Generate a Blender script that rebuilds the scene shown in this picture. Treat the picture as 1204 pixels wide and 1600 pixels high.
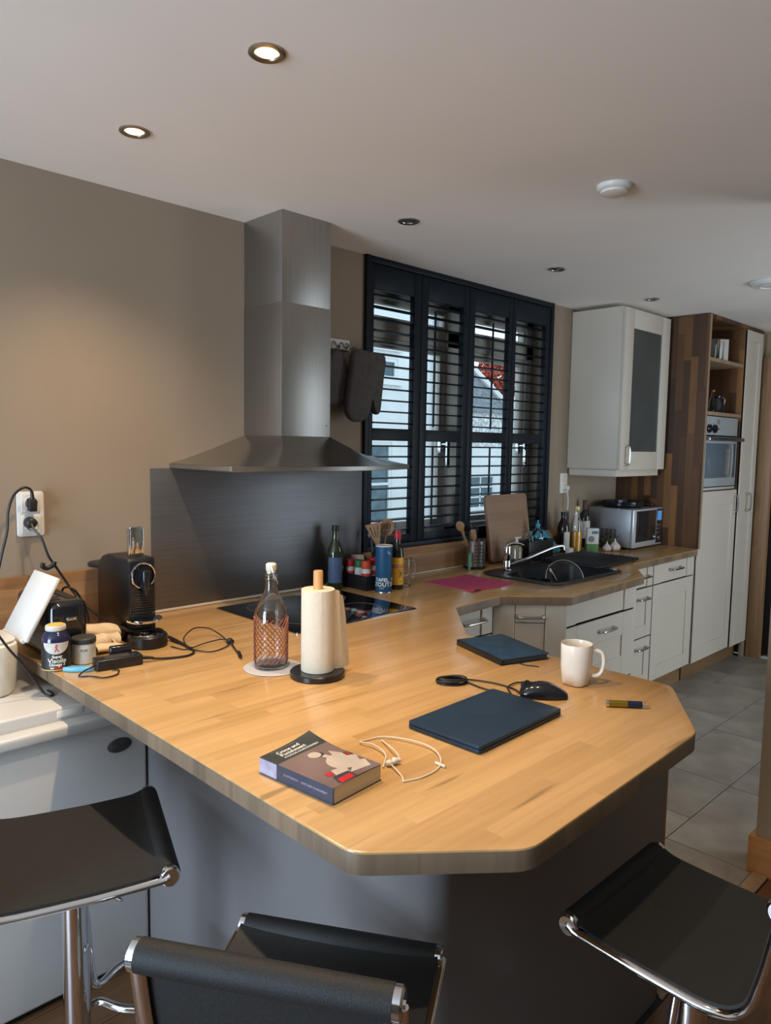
import bpy, bmesh, math, random
from mathutils import Matrix, Vector, noise
R = math.radians
PI = math.pi
random.seed(7)
scn = bpy.context.scene
for o in list(bpy.data.objects):
    bpy.data.objects.remove(o)
COL = scn.collection

# ------------------------------------------------------------------ camera
cam_d = bpy.data.cameras.new('camera')
cam = bpy.data.objects.new('camera', cam_d)
COL.objects.link(cam)
YAW, PITCH, ROLL = -0.77654, -0.09112, 0.016146
cam.matrix_world = (Matrix.Translation((0, -2.5675, 1.56)) @ Matrix.Rotation(YAW, 4, 'Z')
                    @ Matrix.Rotation(PI / 2 + PITCH, 4, 'X') @ Matrix.Rotation(ROLL, 4, 'Z'))
cam_d.sensor_width = 36
cam_d.lens = 1142.72 * 36 / 1600
cam_d.clip_start = 0.02
cam_d.clip_end = 200
scn.camera = cam

# ------------------------------------------------------------------ sky
world = bpy.data.worlds.new('world')
scn.world = world
world.use_nodes = True
wn = world.node_tree.nodes
wn['Background'].inputs[0].default_value = (0.66, 0.86, 1.0, 1)     # flat overcast sky
wn['Background'].inputs[1].default_value = 1.6

# ------------------------------------------------------------------ daylight through the room's other windows
def window_light(name, loc, rot, sx, sy, power, color):
    d = bpy.data.lights.new(name, 'AREA')
    d.shape = 'RECTANGLE'; d.size = sx; d.size_y = sy
    d.energy = power; d.color = color
    o = bpy.data.objects.new(name, d)
    o.location = loc; o.rotation_euler = rot
    COL.objects.link(o)
    return o
# dining window in the left wall (x = -2.6) and garden door in the kitchen's front wall (y = -2.9)
window_light('daylight_dining', (-2.58, -1.4, 1.32), (0, R(-90), 0), 1.8, 1.4, 155, (0.62, 0.80, 1.0))
window_light('daylight_garden_door', (4.45, -2.88, 1.1), (R(90), 0, 0), 1.4, 2.0, 25, (0.80, 0.90, 1.0))

SPOT_W = 45
# ------------------------------------------------------------------ exposure
vs = scn.view_settings
vs.view_transform = 'Standard'
vs.look = 'None'
vs.exposure = 0.06
vs.gamma = 1.0
vs.use_curve_mapping = False

# ------------------------------------------------------------------ materials
def srgb(r, g, b):
    f = lambda c: (c / 255 / 12.92) if c / 255 <= .04045 else ((c / 255 + .055) / 1.055) ** 2.4
    return (f(r), f(g), f(b))

def mat(name, col, rough=.5, metal=0., var=.06, scale=30., bump=0., bscale=200., trans=0., ior=1.45, aniso=0.,
        coat=0., stretch=None, alpha=1., spec=None, emit=None, estr=0.):
    m = bpy.data.materials.new(name)
    m.use_nodes = True
    nt = m.node_tree; N = nt.nodes; Lk = nt.links
    p = N['Principled BSDF']
    p.inputs['Roughness'].default_value = rough
    p.inputs['Metallic'].default_value = metal
    p.inputs['IOR'].default_value = ior
    if trans: p.inputs['Transmission Weight'].default_value = trans
    if coat:
        p.inputs['Coat Weight'].default_value = coat
        p.inputs['Coat Roughness'].default_value = .08
    if spec is not None: p.inputs['Specular IOR Level'].default_value = spec
    if aniso: p.inputs['Anisotropic'].default_value = aniso
    if alpha < 1: p.inputs['Alpha'].default_value = alpha
    if emit:
        p.inputs['Emission Color'].default_value = (*emit, 1)
        p.inputs['Emission Strength'].default_value = estr
    tc = N.new('ShaderNodeTexCoord')
    mp = N.new('ShaderNodeMapping')
    Lk.new(tc.outputs['Object'], mp.inputs[0])
    if stretch: mp.inputs['Scale'].default_value = stretch
    nz = N.new('ShaderNodeTexNoise')
    nz.inputs['Scale'].default_value = scale
    nz.inputs['Detail'].default_value = 3
    Lk.new(mp.outputs[0], nz.inputs['Vector'])
    rp = N.new('ShaderNodeValToRGB')
    lo = tuple(max(0, c * (1 - var)) for c in col); hi = tuple(min(1, c * (1 + var)) for c in col)
    rp.color_ramp.elements[0].position = .3; rp.color_ramp.elements[1].position = .7
    rp.color_ramp.elements[0].color = (*lo, 1); rp.color_ramp.elements[1].color = (*hi, 1)
    Lk.new(nz.outputs['Fac'], rp.inputs[0])
    Lk.new(rp.outputs[0], p.inputs['Base Color'])
    if bump:
        n2 = N.new('ShaderNodeTexNoise'); n2.inputs['Scale'].default_value = bscale
        Lk.new(mp.outputs[0], n2.inputs['Vector'])
        b = N.new('ShaderNodeBump'); b.inputs['Strength'].default_value = bump; b.inputs['Distance'].default_value = .002
        Lk.new(n2.outputs['Fac'], b.inputs['Height']); Lk.new(b.outputs[0], p.inputs['Normal'])
    return m

def wood(name, tones, rough, axis='X', stave_w=.042, stave_l=.45, grain=1., coat=0., joint=.0, crack=0.):
    """laminated staves running along `axis` (object space); tones = list of linear colours"""
    m = bpy.data.materials.new(name); m.use_nodes = True
    nt = m.node_tree; N = nt.nodes; Lk = nt.links
    p = N['Principled BSDF']
    p.inputs['Roughness'].default_value = rough
    if coat:
        p.inputs['Coat Weight'].default_value = coat; p.inputs['Coat Roughness'].default_value = .12
    tc = N.new('ShaderNodeTexCoord'); sp = N.new('ShaderNodeSeparateXYZ')
    Lk.new(tc.outputs['Object'], sp.inputs[0])
    def math_(op, a, b=None):
        n = N.new('ShaderNodeMath'); n.operation = op
        for i, v in enumerate((a, b)):
            if v is None: continue
            if isinstance(v, (int, float)): n.inputs[i].default_value = v
            else: Lk.new(v, n.inputs[i])
        return n.outputs[0]
    ax = {'X': 0, 'Y': 1, 'Z': 2}[axis]
    lng = sp.outputs[ax]
    oth = [sp.outputs[i] for i in range(3) if i != ax]
    acr = oth[0]
    acr2 = oth[1]
    if axis == 'Z': acr, acr2 = oth[0], oth[1]
    accross = math_('ADD', acr, math_('MULTIPLY', acr2, 1.0))
    row = math_('FLOOR', math_('DIVIDE', accross, stave_w))
    wn1 = N.new('ShaderNodeTexWhiteNoise'); wn1.noise_dimensions = '1D'; Lk.new(row, wn1.inputs['W'])
    sh = math_('ADD', lng, math_('MULTIPLY', wn1.outputs['Value'], 7.0))
    cell = math_('FLOOR', math_('DIVIDE', sh, stave_l))
    cmb = N.new('ShaderNodeCombineXYZ'); Lk.new(row, cmb.inputs[0]); Lk.new(cell, cmb.inputs[1])
    wn2 = N.new('ShaderNodeTexWhiteNoise'); wn2.noise_dimensions = '3D'; Lk.new(cmb.outputs[0], wn2.inputs['Vector'])
    rp = N.new('ShaderNodeValToRGB')
    els = rp.color_ramp.elements
    while len(els) < len(tones): els.new(.5)
    for i, t in enumerate(tones):
        els[i].position = i / (len(tones) - 1); els[i].color = (*t, 1)
    Lk.new(wn2.outputs['Value'], rp.inputs[0])
    # grain
    mp = N.new('ShaderNodeMapping')
    s = [26, 26, 26]; s[ax] = 1.6
    mp.inputs['Scale'].default_value = s
    vadd = N.new('ShaderNodeVectorMath'); vadd.operation = 'ADD'
    wcol = N.new('ShaderNodeVectorMath'); wcol.operation = 'SCALE'; wcol.inputs['Scale'].default_value = 3.
    Lk.new(wn2.outputs['Color'], wcol.inputs[0])
    Lk.new(tc.outputs['Object'], vadd.inputs[0]); Lk.new(wcol.outputs[0], vadd.inputs[1])
    Lk.new(vadd.outputs[0], mp.inputs[0])
    nz = N.new('ShaderNodeTexNoise'); nz.inputs['Scale'].default_value = 1.6; nz.inputs['Detail'].default_value = 5
    nz.inputs['Distortion'].default_value = .6
    Lk.new(mp.outputs[0], nz.inputs['Vector'])
    g = N.new('ShaderNodeMapRange'); g.inputs['From Min'].default_value = .3; g.inputs['From Max'].default_value = .7
    g.inputs['To Min'].default_value = 1 - .22 * grain; g.inputs['To Max'].default_value = 1 + .12 * grain
    Lk.new(nz.outputs['Fac'], g.inputs['Value'])
    mx = N.new('ShaderNodeVectorMath'); mx.operation = 'SCALE'
    Lk.new(rp.outputs[0], mx.inputs[0]); Lk.new(g.outputs[0], mx.inputs['Scale'])
    out = mx.outputs[0]
    if crack:                                        # dark resin streaks lying along the grain
        mp2 = N.new('ShaderNodeMapping'); s2 = [30, 30, 30]; s2[ax] = 2.1
        mp2.inputs['Scale'].default_value = s2; Lk.new(tc.outputs['Object'], mp2.inputs[0])
        n3 = N.new('ShaderNodeTexNoise'); n3.inputs['Scale'].default_value = 1.; n3.inputs['Detail'].default_value = 2
        Lk.new(mp2.outputs[0], n3.inputs['Vector'])
        r3 = N.new('ShaderNodeMapRange'); r3.inputs['From Min'].default_value = .665; r3.inputs['From Max'].default_value = .73
        r3.inputs['To Min'].default_value = 1; r3.inputs['To Max'].default_value = 1 - crack; Lk.new(n3.outputs['Fac'], r3.inputs['Value'])
        m3 = N.new('ShaderNodeVectorMath'); m3.operation = 'SCALE'
        Lk.new(out, m3.inputs[0]); Lk.new(r3.outputs[0], m3.inputs['Scale']); out = m3.outputs[0]
    if joint:                                        # thin darker glue line
        fr = math_('FRACT', math_('DIVIDE', accross, stave_w))
        d = math_('ABSOLUTE', math_('SUBTRACT', fr, .5))
        e = math_('GREATER_THAN', d, .485)
        f = math_('SUBTRACT', 1., math_('MULTIPLY', e, joint))
        m4 = N.new('ShaderNodeVectorMath'); m4.operation = 'SCALE'
        Lk.new(out, m4.inputs[0]); Lk.new(f, m4.inputs['Scale']); out = m4.outputs[0]
    Lk.new(out, p.inputs['Base Color'])
    rr = N.new('ShaderNodeMapRange'); rr.inputs['To Min'].default_value = rough - .06; rr.inputs['To Max'].default_value = rough + .08
    Lk.new(nz.outputs['Fac'], rr.inputs['Value']); Lk.new(rr.outputs[0], p.inputs['Roughness'])
    return m

def glass_mat(name, tint=(1, 1, 1), refl=.08, rough=.0):
    """thin pane: mostly clear with a fresnel reflection"""
    m = bpy.data.materials.new(name); m.use_nodes = True
    nt = m.node_tree; N = nt.nodes; Lk = nt.links
    N.remove(N['Principled BSDF'])
    t = N.new('ShaderNodeBsdfTransparent'); t.inputs[0].default_value = (*tint, 1)
    g = N.new('ShaderNodeBsdfGlossy'); g.inputs['Roughness'].default_value = rough
    lw = N.new('ShaderNodeLayerWeight'); lw.inputs['Blend'].default_value = .5
    fr = N.new('ShaderNodeMath'); fr.operation = 'POWER'; fr.inputs[1].default_value = 4.; Lk.new(lw.outputs['Facing'], fr.inputs[0])
    nz = N.new('ShaderNodeTexNoise'); nz.inputs['Scale'].default_value = 4
    ml = N.new('ShaderNodeMath'); ml.operation = 'MULTIPLY_ADD'
    ml.inputs[1].default_value = .04; Lk.new(nz.outputs['Fac'], ml.inputs[0]); Lk.new(fr.outputs[0], ml.inputs[2])
    mx = N.new('ShaderNodeMixShader')
    Lk.new(ml.outputs[0], mx.inputs[0]); Lk.new(t.outputs[0], mx.inputs[1]); Lk.new(g.outputs[0], mx.inputs[2])
    Lk.new(mx.outputs[0], N['Material Output'].inputs[0])
    return m

M = {}
M['wall'] = mat('taupe_wall_paint', (.31, .238, .170), .85, var=.03, scale=3, bump=.08, bscale=120)
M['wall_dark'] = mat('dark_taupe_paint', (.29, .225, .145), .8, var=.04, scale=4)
M['ceiling'] = mat('white_ceiling_paint', (.88, .81, .74), .9, var=.02, scale=2, bump=.05, bscale=60)
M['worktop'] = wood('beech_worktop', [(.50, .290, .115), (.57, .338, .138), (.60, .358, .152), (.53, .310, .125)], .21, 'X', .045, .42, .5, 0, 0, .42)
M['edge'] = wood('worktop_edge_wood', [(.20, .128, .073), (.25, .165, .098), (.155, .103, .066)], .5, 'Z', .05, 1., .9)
M['walnut'] = wood('walnut_panel', [(.040, .016, .006), (.085, .033, .010), (.15, .062, .017), (.06, .024, .008), (.27, .115, .030)], .62, 'Z', .047, .5, .9)
M['oakedge'] = wood('light_wood_edge', [(.30, .20, .12), (.38, .26, .16)], .5, 'Z', .05, .8, .8)
M['upstand'] = wood('upstand_wood', [(.36, .19, .08), (.44, .24, .11), (.30, .15, .06)], .4, 'X', .05, .9, 1.)
M['plinth'] = wood('plinth_wood', [(.20, .11, .05), (.26, .15, .07)], .5, 'X', .08, .9, 1.2)
M['floorwood'] = wood('dark_floor_boards', [(.12, .055, .025), (.17, .085, .038), (.14, .065, .03)], .35, 'X', .5, 1.3, 1.)
M['baseboard'] = wood('skirting_wood', [(.42, .20, .07), (.48, .24, .09)], .4, 'Y', .2, 1.5, .8)
M['doorframe'] = wood('door_frame_wood', [(.22, .12, .055), (.30, .17, .08), (.26, .15, .07)], .45, 'Z', .06, 1.2, 1.)
M['board'] = wood('cutting_board_wood', [(.28, .165, .10), (.33, .20, .12)], .6, 'X', .06, 2., .5)
M['spoonwood'] = wood('utensil_wood', [(.36, .19, .09), (.42, .23, .11)], .55, 'Z', .2, 2., .8)
M['dowel'] = wood('dowel_wood', [(.58, .30, .11), (.64, .34, .13)], .5, 'Z', .2, 2., .6)
M['cab'] = mat('cabinet_paint', (.60, .53, .44), .36, var=.02, scale=3)
M['gap'] = mat('cabinet_shadow_gap', (.03, .027, .025), .7)
M['base_paint'] = mat('peninsula_paint', (.16, .147, .145), .42, var=.03, scale=5, bump=.04, bscale=60)
M['tile'] = None
M['grout'] = mat('grout', (.12, .105, .09), .9)
M['shutter'] = mat('navy_shutter_paint', (.004, .008, .014), .5, var=.1, scale=8, spec=.3)
M['frame_w'] = mat('window_frame_paint', (.55, .52, .47), .5, var=.03)
M['glass'] = glass_mat('window_glass')
M['black'] = mat('black_plastic', (.012, .012, .013), .35, var=.1)
M['blackgloss'] = mat('black_gloss_plastic', (.010, .011, .015), .12, var=.05, coat=.5)
M['rubber'] = mat('black_cable', (.015, .014, .014), .45)
M['hob'] = mat('black_hob_glass', (.006, .006, .008), .04, var=.05, coat=1.)
M['steel'] = mat('brushed_steel', (.38, .36, .335), .40, 1., var=.05, scale=3, bump=.10, bscale=8, stretch=(60, 60, 1))
M['steelh'] = mat('brushed_steel_canopy', (.50, .48, .44), .24, 1., var=.04, scale=4, bump=.06, bscale=10, stretch=(2, 2, 60))
M['steelback'] = mat('splashback_steel', (.18, .18, .185), .48, .9, var=.08, scale=3, bump=.05, bscale=10, stretch=(1, 1, 40))
M['chrome'] = mat('chrome', (.75, .75, .76), .07, 1., var=.02)
M['satin'] = mat('satin_nickel', (.50, .49, .47), .28, 1., var=.03)
M['white'] = mat('white_plastic', (.72, .70, .66), .35, var=.02)
M['freezer'] = mat('freezer_enamel', (.66, .65, .63), .22, var=.02, scale=4)
M['offwhite'] = mat('ivory_plastic', (.76, .71, .60), .4, var=.02)
M['paper'] = mat('kitchen_paper', (.68, .60, .48), .95, var=.03, scale=60, bump=.35, bscale=260)
M['ceramic'] = mat('cream_ceramic', (.78, .72, .63), .15, var=.01, coat=.4)
M['marble'] = mat('black_marble', (.018, .018, .018), .22, var=.6, scale=25)
M['coaster'] = mat('grey_felt', (.50, .49, .52), .95, var=.04, bump=.3, bscale=300)
def clear_glass(name, col=(1, 1, 1), rough=.0, ior=1.45): return mat(name, col, rough, var=.0, trans=1., ior=ior)
M['cglass'] = clear_glass('clear_glass', (.97, .97, .95))
M['gglass'] = clear_glass('green_glass', (.10, .13, .05))
M['tealglass'] = clear_glass('teal_glass', (.55, .80, .82))
M['spiral'] = mat('brown_glass_paint', (.30, .085, .06), .35, var=.15)
M['stopper'] = mat('swing_stopper', (.75, .70, .58), .3)
M['laptop'] = mat('laptop_shell', (.020, .042, .078), .42, .3, var=.06, scale=40)
M['notebook'] = mat('notebook_cover', (.020, .050, .095), .5, var=.25, scale=35, bump=.5, bscale=90)
M['pages'] = mat('book_pages', (.60, .50, .35), .9, var=.12, scale=2, stretch=(1, 1, 350))
M['pageswhite'] = mat('notebook_pages', (.05, .05, .05), .8)
M['sling'] = mat('black_mesh_fabric', (.013, .0122, .0115), .62, var=.5, scale=420, bump=.35, bscale=700)
M['mitt'] = mat('grey_mitt_cloth', (.085, .072, .070), .95, var=.15, scale=40, bump=.4, bscale=250)
M['towel'] = mat('beige_cloth', (.78, .62, .42), .95, var=.08, scale=40, bump=.4, bscale=300)
M['pink'] = mat('pink_cloth', (.55, .07, .16), .95, var=.08, scale=80, bump=.5, bscale=500)
M['granite'] = mat('black_granite_sink', (.018, .018, .020), .4, var=.5, scale=300)
M['blue_can'] = mat('blue_paper_label', (.012, .075, .17), .5, var=.03)
M['textwhite'] = mat('white_print', (.75, .73, .66), .6)
M['textgrey'] = mat('grey_print', (.22, .20, .19), .7)
M['textblack'] = mat('black_print', (.02, .02, .02), .7)
M['textred'] = mat('red_print', (.50, .035, .025), .6)
M['yellowlab'] = mat('yellow_paper_label', (.78, .44, .03), .55, var=.03)
M['redcap'] = mat('red_plastic', (.42, .018, .03), .4)
M['orangecap'] = mat('orange_plastic', (.60, .075, .03), .4)
M['greencap'] = mat('green_plastic', (.02, .16, .05), .4)
M['darksauce'] = mat('dark_sauce_glass', (.018, .012, .010), .1, var=.1, coat=.5)
M['labelpaper'] = mat('pale_paper_label', (.60, .57, .52), .6, var=.08, scale=80)
M['carton'] = mat('beige_carton', (.42, .33, .24), .7)
M['juice'] = mat('orange_juice', (.85, .42, .02), .3, var=.05)
M['goldcap'] = mat('gold_cap', (.75, .55, .22), .35, .3)
M['garlic'] = mat('garlic_skin', (.62, .52, .48), .6, var=.18, scale=60, stretch=(3, 3, .4))
M['sprout'] = mat('dry_green_leaf', (.06, .07, .03), .7)
M['teal'] = mat('teal_plastic', (.05, .24, .34), .4)
M['mint'] = mat('mint_plastic', (.10, .30, .20), .4)
M['bluething'] = mat('sky_blue_plastic', (.14, .42, .58), .35)
M['navybottle'] = mat('dark_blue_plastic', (.018, .020, .055), .15, var=.1, coat=.4)
M['labelblack'] = mat('black_paper_label', (.018, .017, .018), .45)
M['yellowtop'] = mat('yellow_plastic', (.72, .52, .12), .5)
M['greylid'] = mat('charcoal_plastic', (.05, .047, .045), .5)
M['cord_white'] = mat('white_earphone_cord', (.74, .64, .50), .5)
M['gold'] = mat('yellow_metal_tube', (.30, .20, .02), .25, .7)
M['indigo'] = mat('dark_blue_metal_tube', (.03, .045, .10), .25, .7)
M['bulb'] = mat('lamp_glow', (1, .9, .7), .3, emit=(1, .70, .33), estr=3.2)
M['bulb_off'] = mat('lamp_off_glass', (.16, .16, .17), .15, .6)
M['ringb'] = mat('lamp_ring_brushed', (.42, .36, .30), .3, 1.)
M['frost'] = mat('frosted_cabinet_glass', (.07, .075, .07), .32, var=.12, scale=5)
M['oven_glass'] = mat('oven_glass', (.16, .20, .23), .10, .25, var=.03, coat=.8)
M['ovensteel'] = mat('oven_steel', (.62, .65, .66), .32, .5, var=.03)
M['mwside'] = mat('microwave_silver', (.40, .41, .43), .38, .7, var=.02)
M['mwdoor'] = mat('microwave_door_glass', (.015, .015, .017), .12, coat=.6)
M['display'] = mat('blue_display', (.03, .10, .25), .3, emit=(.10, .34, .75), estr=.5)
M['dark'] = mat('dark_door_paint', (.008, .009, .011), .5)
M['cover_dark'] = mat('book_cover_dark', (.045, .05, .05), .35, coat=.3)
M['cover_brown'] = mat('book_cover_photo_grey_brown', (.19, .13, .12), .35, var=.25, scale=9, coat=.3)
M['cover_pale'] = mat('book_cover_photo_pale', (.55, .46, .40), .35, var=.12, scale=14, coat=.3)
M['cover_red'] = mat('book_cover_photo_red', (.55, .02, .03), .35, coat=.3)
M['spine'] = mat('book_spine_blue', (.035, .05, .085), .35, var=.1, coat=.3)
M['spine_pale'] = mat('book_spine_lilac', (.36, .34, .45), .4, var=.2, scale=60)
M['render_white'] = mat('outside_white_render', (.80, .82, .82), .9, var=.05, scale=2)
M['out_roof'] = mat('outside_roof_tile', (.20, .22, .25), .8, var=.3, scale=9)
M['out_stone'] = mat('outside_pale_stone', (.66, .67, .68), .9, var=.5, scale=11)
M['out_pane'] = mat('outside_window_pane', (.10, .16, .19), .15, var=.3, scale=6)
M['out_ground'] = mat('outside_paving', (.30, .30, .29), .9)
M['leaf_red'] = mat('autumn_leaves', (.52, .09, .05), .8, var=.5, scale=14)
M['bark'] = mat('bark', (.10, .07, .05), .9)

def tile_mat():
    m = mat('grey_stone_tile', (.29, .255, .215), .40, var=.24, scale=5, bump=.06, bscale=40)
    nt = m.node_tree; N = nt.nodes; Lk = nt.links
    p = N['Principled BSDF']
    src = p.inputs['Base Color'].links[0].from_socket
    oi = N.new('ShaderNodeObjectInfo')
    mr = N.new('ShaderNodeMapRange'); mr.inputs['To Min'].default_value = .9; mr.inputs['To Max'].default_value = 1.1
    Lk.new(oi.outputs['Random'], mr.inputs['Value'])
    n2 = N.new('ShaderNodeTexNoise'); n2.inputs['Scale'].default_value = 9; n2.inputs['Detail'].default_value = 6; n2.inputs['Distortion'].default_value = 2.
    tc = N.new('ShaderNodeTexCoord'); Lk.new(tc.outputs['Object'], n2.inputs['Vector'])
    m2 = N.new('ShaderNodeMapRange'); m2.inputs['From Min'].default_value = .62; m2.inputs['From Max'].default_value = .72
    m2.inputs['To Min'].default_value = 1.; m2.inputs['To Max'].default_value = 1.28
    Lk.new(n2.outputs['Fac'], m2.inputs['Value'])
    k = N.new('ShaderNodeMath'); k.operation = 'MULTIPLY'; Lk.new(mr.outputs[0], k.inputs[0]); Lk.new(m2.outputs[0], k.inputs[1])
    v = N.new('ShaderNodeVectorMath'); v.operation = 'SCALE'; Lk.new(src, v.inputs[0]); Lk.new(k.outputs[0], v.inputs['Scale'])
    Lk.new(v.outputs[0], p.inputs['Base Color'])
    return m
M['tile'] = tile_mat()

# ------------------------------------------------------------------ mesh helpers
def BM(): return bmesh.new()

def _merge(bm, tmp, mx=None):
    me = bpy.data.meshes.new('tmp'); tmp.to_mesh(me); tmp.free()
    if mx is not None: me.transform(mx)
    bm.from_mesh(me); bpy.data.meshes.remove(me)

def box(bm, x0, x1, y0, y1, z0, z1, bev=0, seg=2, mx=None):
    t = bmesh.new()
    bmesh.ops.create_cube(t, size=1)
    for v in t.verts:
        v.co = ((x0 + x1) / 2 + v.co.x * (x1 - x0), (y0 + y1) / 2 + v.co.y * (y1 - y0), (z0 + z1) / 2 + v.co.z * (z1 - z0))
    if bev:
        bmesh.ops.bevel(t, geom=list(t.edges), offset=bev, segments=seg, profile=.5, affect='EDGES')
    _merge(bm, t, mx)
    return bm

def prism(bm, poly, z0, z1, bev=0, mx=None, seg=2):
    t = bmesh.new()
    vs_ = [t.verts.new((x, y, z0)) for x, y in poly]
    f = t.faces.new(vs_)
    r = bmesh.ops.extrude_face_region(t, geom=[f])
    for v in [g for g in r['geom'] if isinstance(g, bmesh.types.BMVert)]: v.co.z = z1
    bmesh.ops.recalc_face_normals(t, faces=list(t.faces))
    if bev:
        es = [e for e in t.edges if abs(e.verts[0].co.z - e.verts[1].co.z) < 1e-6]
        bmesh.ops.bevel(t, geom=es, offset=bev, segments=seg, profile=.5, affect='EDGES')
    _merge(bm, t, mx)
    return bm

def loft(bm, rings, closed=True, cap=True):
    R_ = [[bm.verts.new(p) for p in ring] for ring in rings]
    n = len(rings[0])
    for a, b in zip(R_[:-1], R_[1:]):
        for i in range(n if closed else n - 1):
            j = (i + 1) % n
            try: bm.faces.new((a[i], a[j], b[j], b[i]))
            except ValueError: pass
    if cap and closed:
        for rr in (R_[0], R_[-1]):
            try: bm.faces.new(rr)
            except ValueError: pass
    return R_

def fix(bm):
    bmesh.ops.remove_doubles(bm, verts=list(bm.verts), dist=1e-6)
    bmesh.ops.recalc_face_normals(bm, faces=list(bm.faces))
    return bm

def lathe(bm, prof, n=28, c=(0, 0), mx=None):
    t = bmesh.new()
    rings = []
    for r, z in prof:
        rings.append([(c[0] + r * math.cos(2 * PI * i / n), c[1] + r * math.sin(2 * PI * i / n), z) for i in range(n)])
    loft(t, rings, True, False)
    if prof[0][0] > 1e-5: t.faces.new([t.verts[i] for i in range(n)]) if t.verts.ensure_lookup_table() is None else None
    t.verts.ensure_lookup_table()
    if prof[-1][0] > 1e-5:
        k = (len(prof) - 1) * n
        t.faces.new([t.verts[k + i] for i in range(n)])
    fix(t)
    _merge(bm, t, mx)
    return bm

def shell(bm, prof, n=28, c=(0, 0), mx=None):
    """open lathe (no end caps)"""
    t = bmesh.new()
    loft(t, [[(c[0] + r * math.cos(2 * PI * i / n), c[1] + r * math.sin(2 * PI * i / n), z) for i in range(n)] for r, z in prof], True, False)
    bmesh.ops.remove_doubles(t, verts=list(t.verts), dist=1e-6)
    bmesh.ops.recalc_face_normals(t, faces=list(t.faces))
    _merge(bm, t, mx)
    return bm

def cr(pts, k=6, closed=False):
    """Catmull-Rom smoothing"""
    P = [Vector(p) for p in pts]
    if len(P) < 3: return P
    out = []
    n = len(P)
    rng = range(n if closed else n - 1)
    for i in rng:
        p0 = P[(i - 1) % n] if closed or i > 0 else P[0] * 2 - P[1]
        p1 = P[i]; p2 = P[(i + 1) % n]
        p3 = P[(i + 2) % n] if closed or i + 2 < n else P[-1] * 2 - P[-2]
        for s in range(k):
            t = s / k
            out.append(.5 * ((2 * p1) + (p2 - p0) * t + (2 * p0 - 5 * p1 + 4 * p2 - p3) * t * t + (3 * p1 - p0 - 3 * p2 + p3) * t ** 3))
    if not closed: out.append(P[-1])
    return out

def tube(bm, pts, r, n=8, closed=False, rad=None, flat=1., up=None):
    P = [Vector(p) for p in pts]
    rings = []
    t0 = (P[1] - P[0]).normalized()
    ref = Vector(up) if up else (Vector((0, 0, 1)) if abs(t0.z) < .9 else Vector((1, 0, 0)))
    u = (ref - t0 * ref.dot(t0)).normalized()
    for i, p in enumerate(P):
        if closed: t = (P[(i + 1) % len(P)] - P[i - 1])
        elif i == 0: t = P[1] - P[0]
        elif i == len(P) - 1: t = P[-1] - P[-2]
        else: t = P[i + 1] - P[i - 1]
        t.normalize()
        u = (u - t * u.dot(t))
        if u.length < 1e-6: u = t.orthogonal()
        u.normalize()
        w = t.cross(u)
        rr = rad[i] if rad else r
        rings.append([tuple(p + u * (rr * math.cos(2 * PI * a / n)) + w * (rr * flat * math.sin(2 * PI * a / n))) for a in range(n)])
    t_ = bmesh.new()
    if closed: rings.append(rings[0])
    loft(t_, rings, True, not closed)
    fix(t_)
    _merge(bm, t_)
    return bm

def cyl(bm, a, b, r, r2=None, n=20):
    return tube(bm, [a, b], r, n, rad=[r, r if r2 is None else r2])

def ball(bm, c, r, sc=(1, 1, 1), u=16, v=10, mx=None):
    t = bmesh.new()
    bmesh.ops.create_uvsphere(t, u_segments=u, v_segments=v, radius=r)
    for w in t.verts: w.co = Vector((w.co.x * sc[0] + c[0], w.co.y * sc[1] + c[1], w.co.z * sc[2] + c[2]))
    _merge(bm, t, mx)
    return bm

def rrect(x0, x1, y0, y1, r, n=5):
    out = []
    for cx, cy, a0 in ((x1 - r, y1 - r, 0), (x0 + r, y1 - r, 90), (x0 + r, y0 + r, 180), (x1 - r, y0 + r, 270)):
        for i in range(n + 1):
            a = R(a0 + 90 * i / n)
            out.append((cx + r * math.cos(a), cy + r * math.sin(a)))
    return out

def obj(name, bm, m, parent=None, world=False, label=None, kind=None, sharp=38):
    """link the bmesh as one object; world=True: the verts are room coordinates"""
    me = bpy.data.meshes.new(name)
    bmesh.ops.recalc_face_normals(bm, faces=list(bm.faces))
    bm.to_mesh(me); bm.free()
    for p in me.polygons: p.use_smooth = True
    try: me.set_sharp_from_angle(angle=R(sharp))
    except Exception: pass
    me.materials.append(M[m] if isinstance(m, str) else m)
    o = bpy.data.objects.new(name, me)
    COL.objects.link(o)
    if parent:
        if world:
            root = parent
            mw = Matrix.Identity(4)
            chain = []
            while root: chain.append(root); root = root.parent
            for q in reversed(chain): mw = mw @ Matrix.LocRotScale(q.location, q.rotation_euler, q.scale)
            me.transform(mw.inverted())
        o.parent = parent
    if label: o['label'] = label
    if kind: o['kind'] = kind
    return o

def thing(name, label, cat, loc=(0, 0, 0), rz=0, group=None):
    o = bpy.data.objects.new(name, None)
    o.empty_display_size = .05
    COL.objects.link(o)
    o.location = loc; o.rotation_euler = (0, 0, rz)
    o['label'] = label; o['category'] = cat
    if group: o['group'] = group
    return o

def tag(o, label, cat, group=None):
    o['label'] = label; o['category'] = cat
    if group: o['group'] = group
    return o

def solo(name, bm, m, label, cat, origin=None, group=None, sharp=38):
    """a thing that is one mesh, verts in room coordinates"""
    o = obj(name, bm, m, sharp=sharp)
    if origin is not None:
        o.data.transform(Matrix.Translation(-Vector(origin))); o.location = origin
    return tag(o, label, cat, group)

def struct(name, bm, m, parent=None, world=False):
    o = obj(name, bm, m, parent, world)
    if not parent: o['kind'] = 'structure'
    return o

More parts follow.
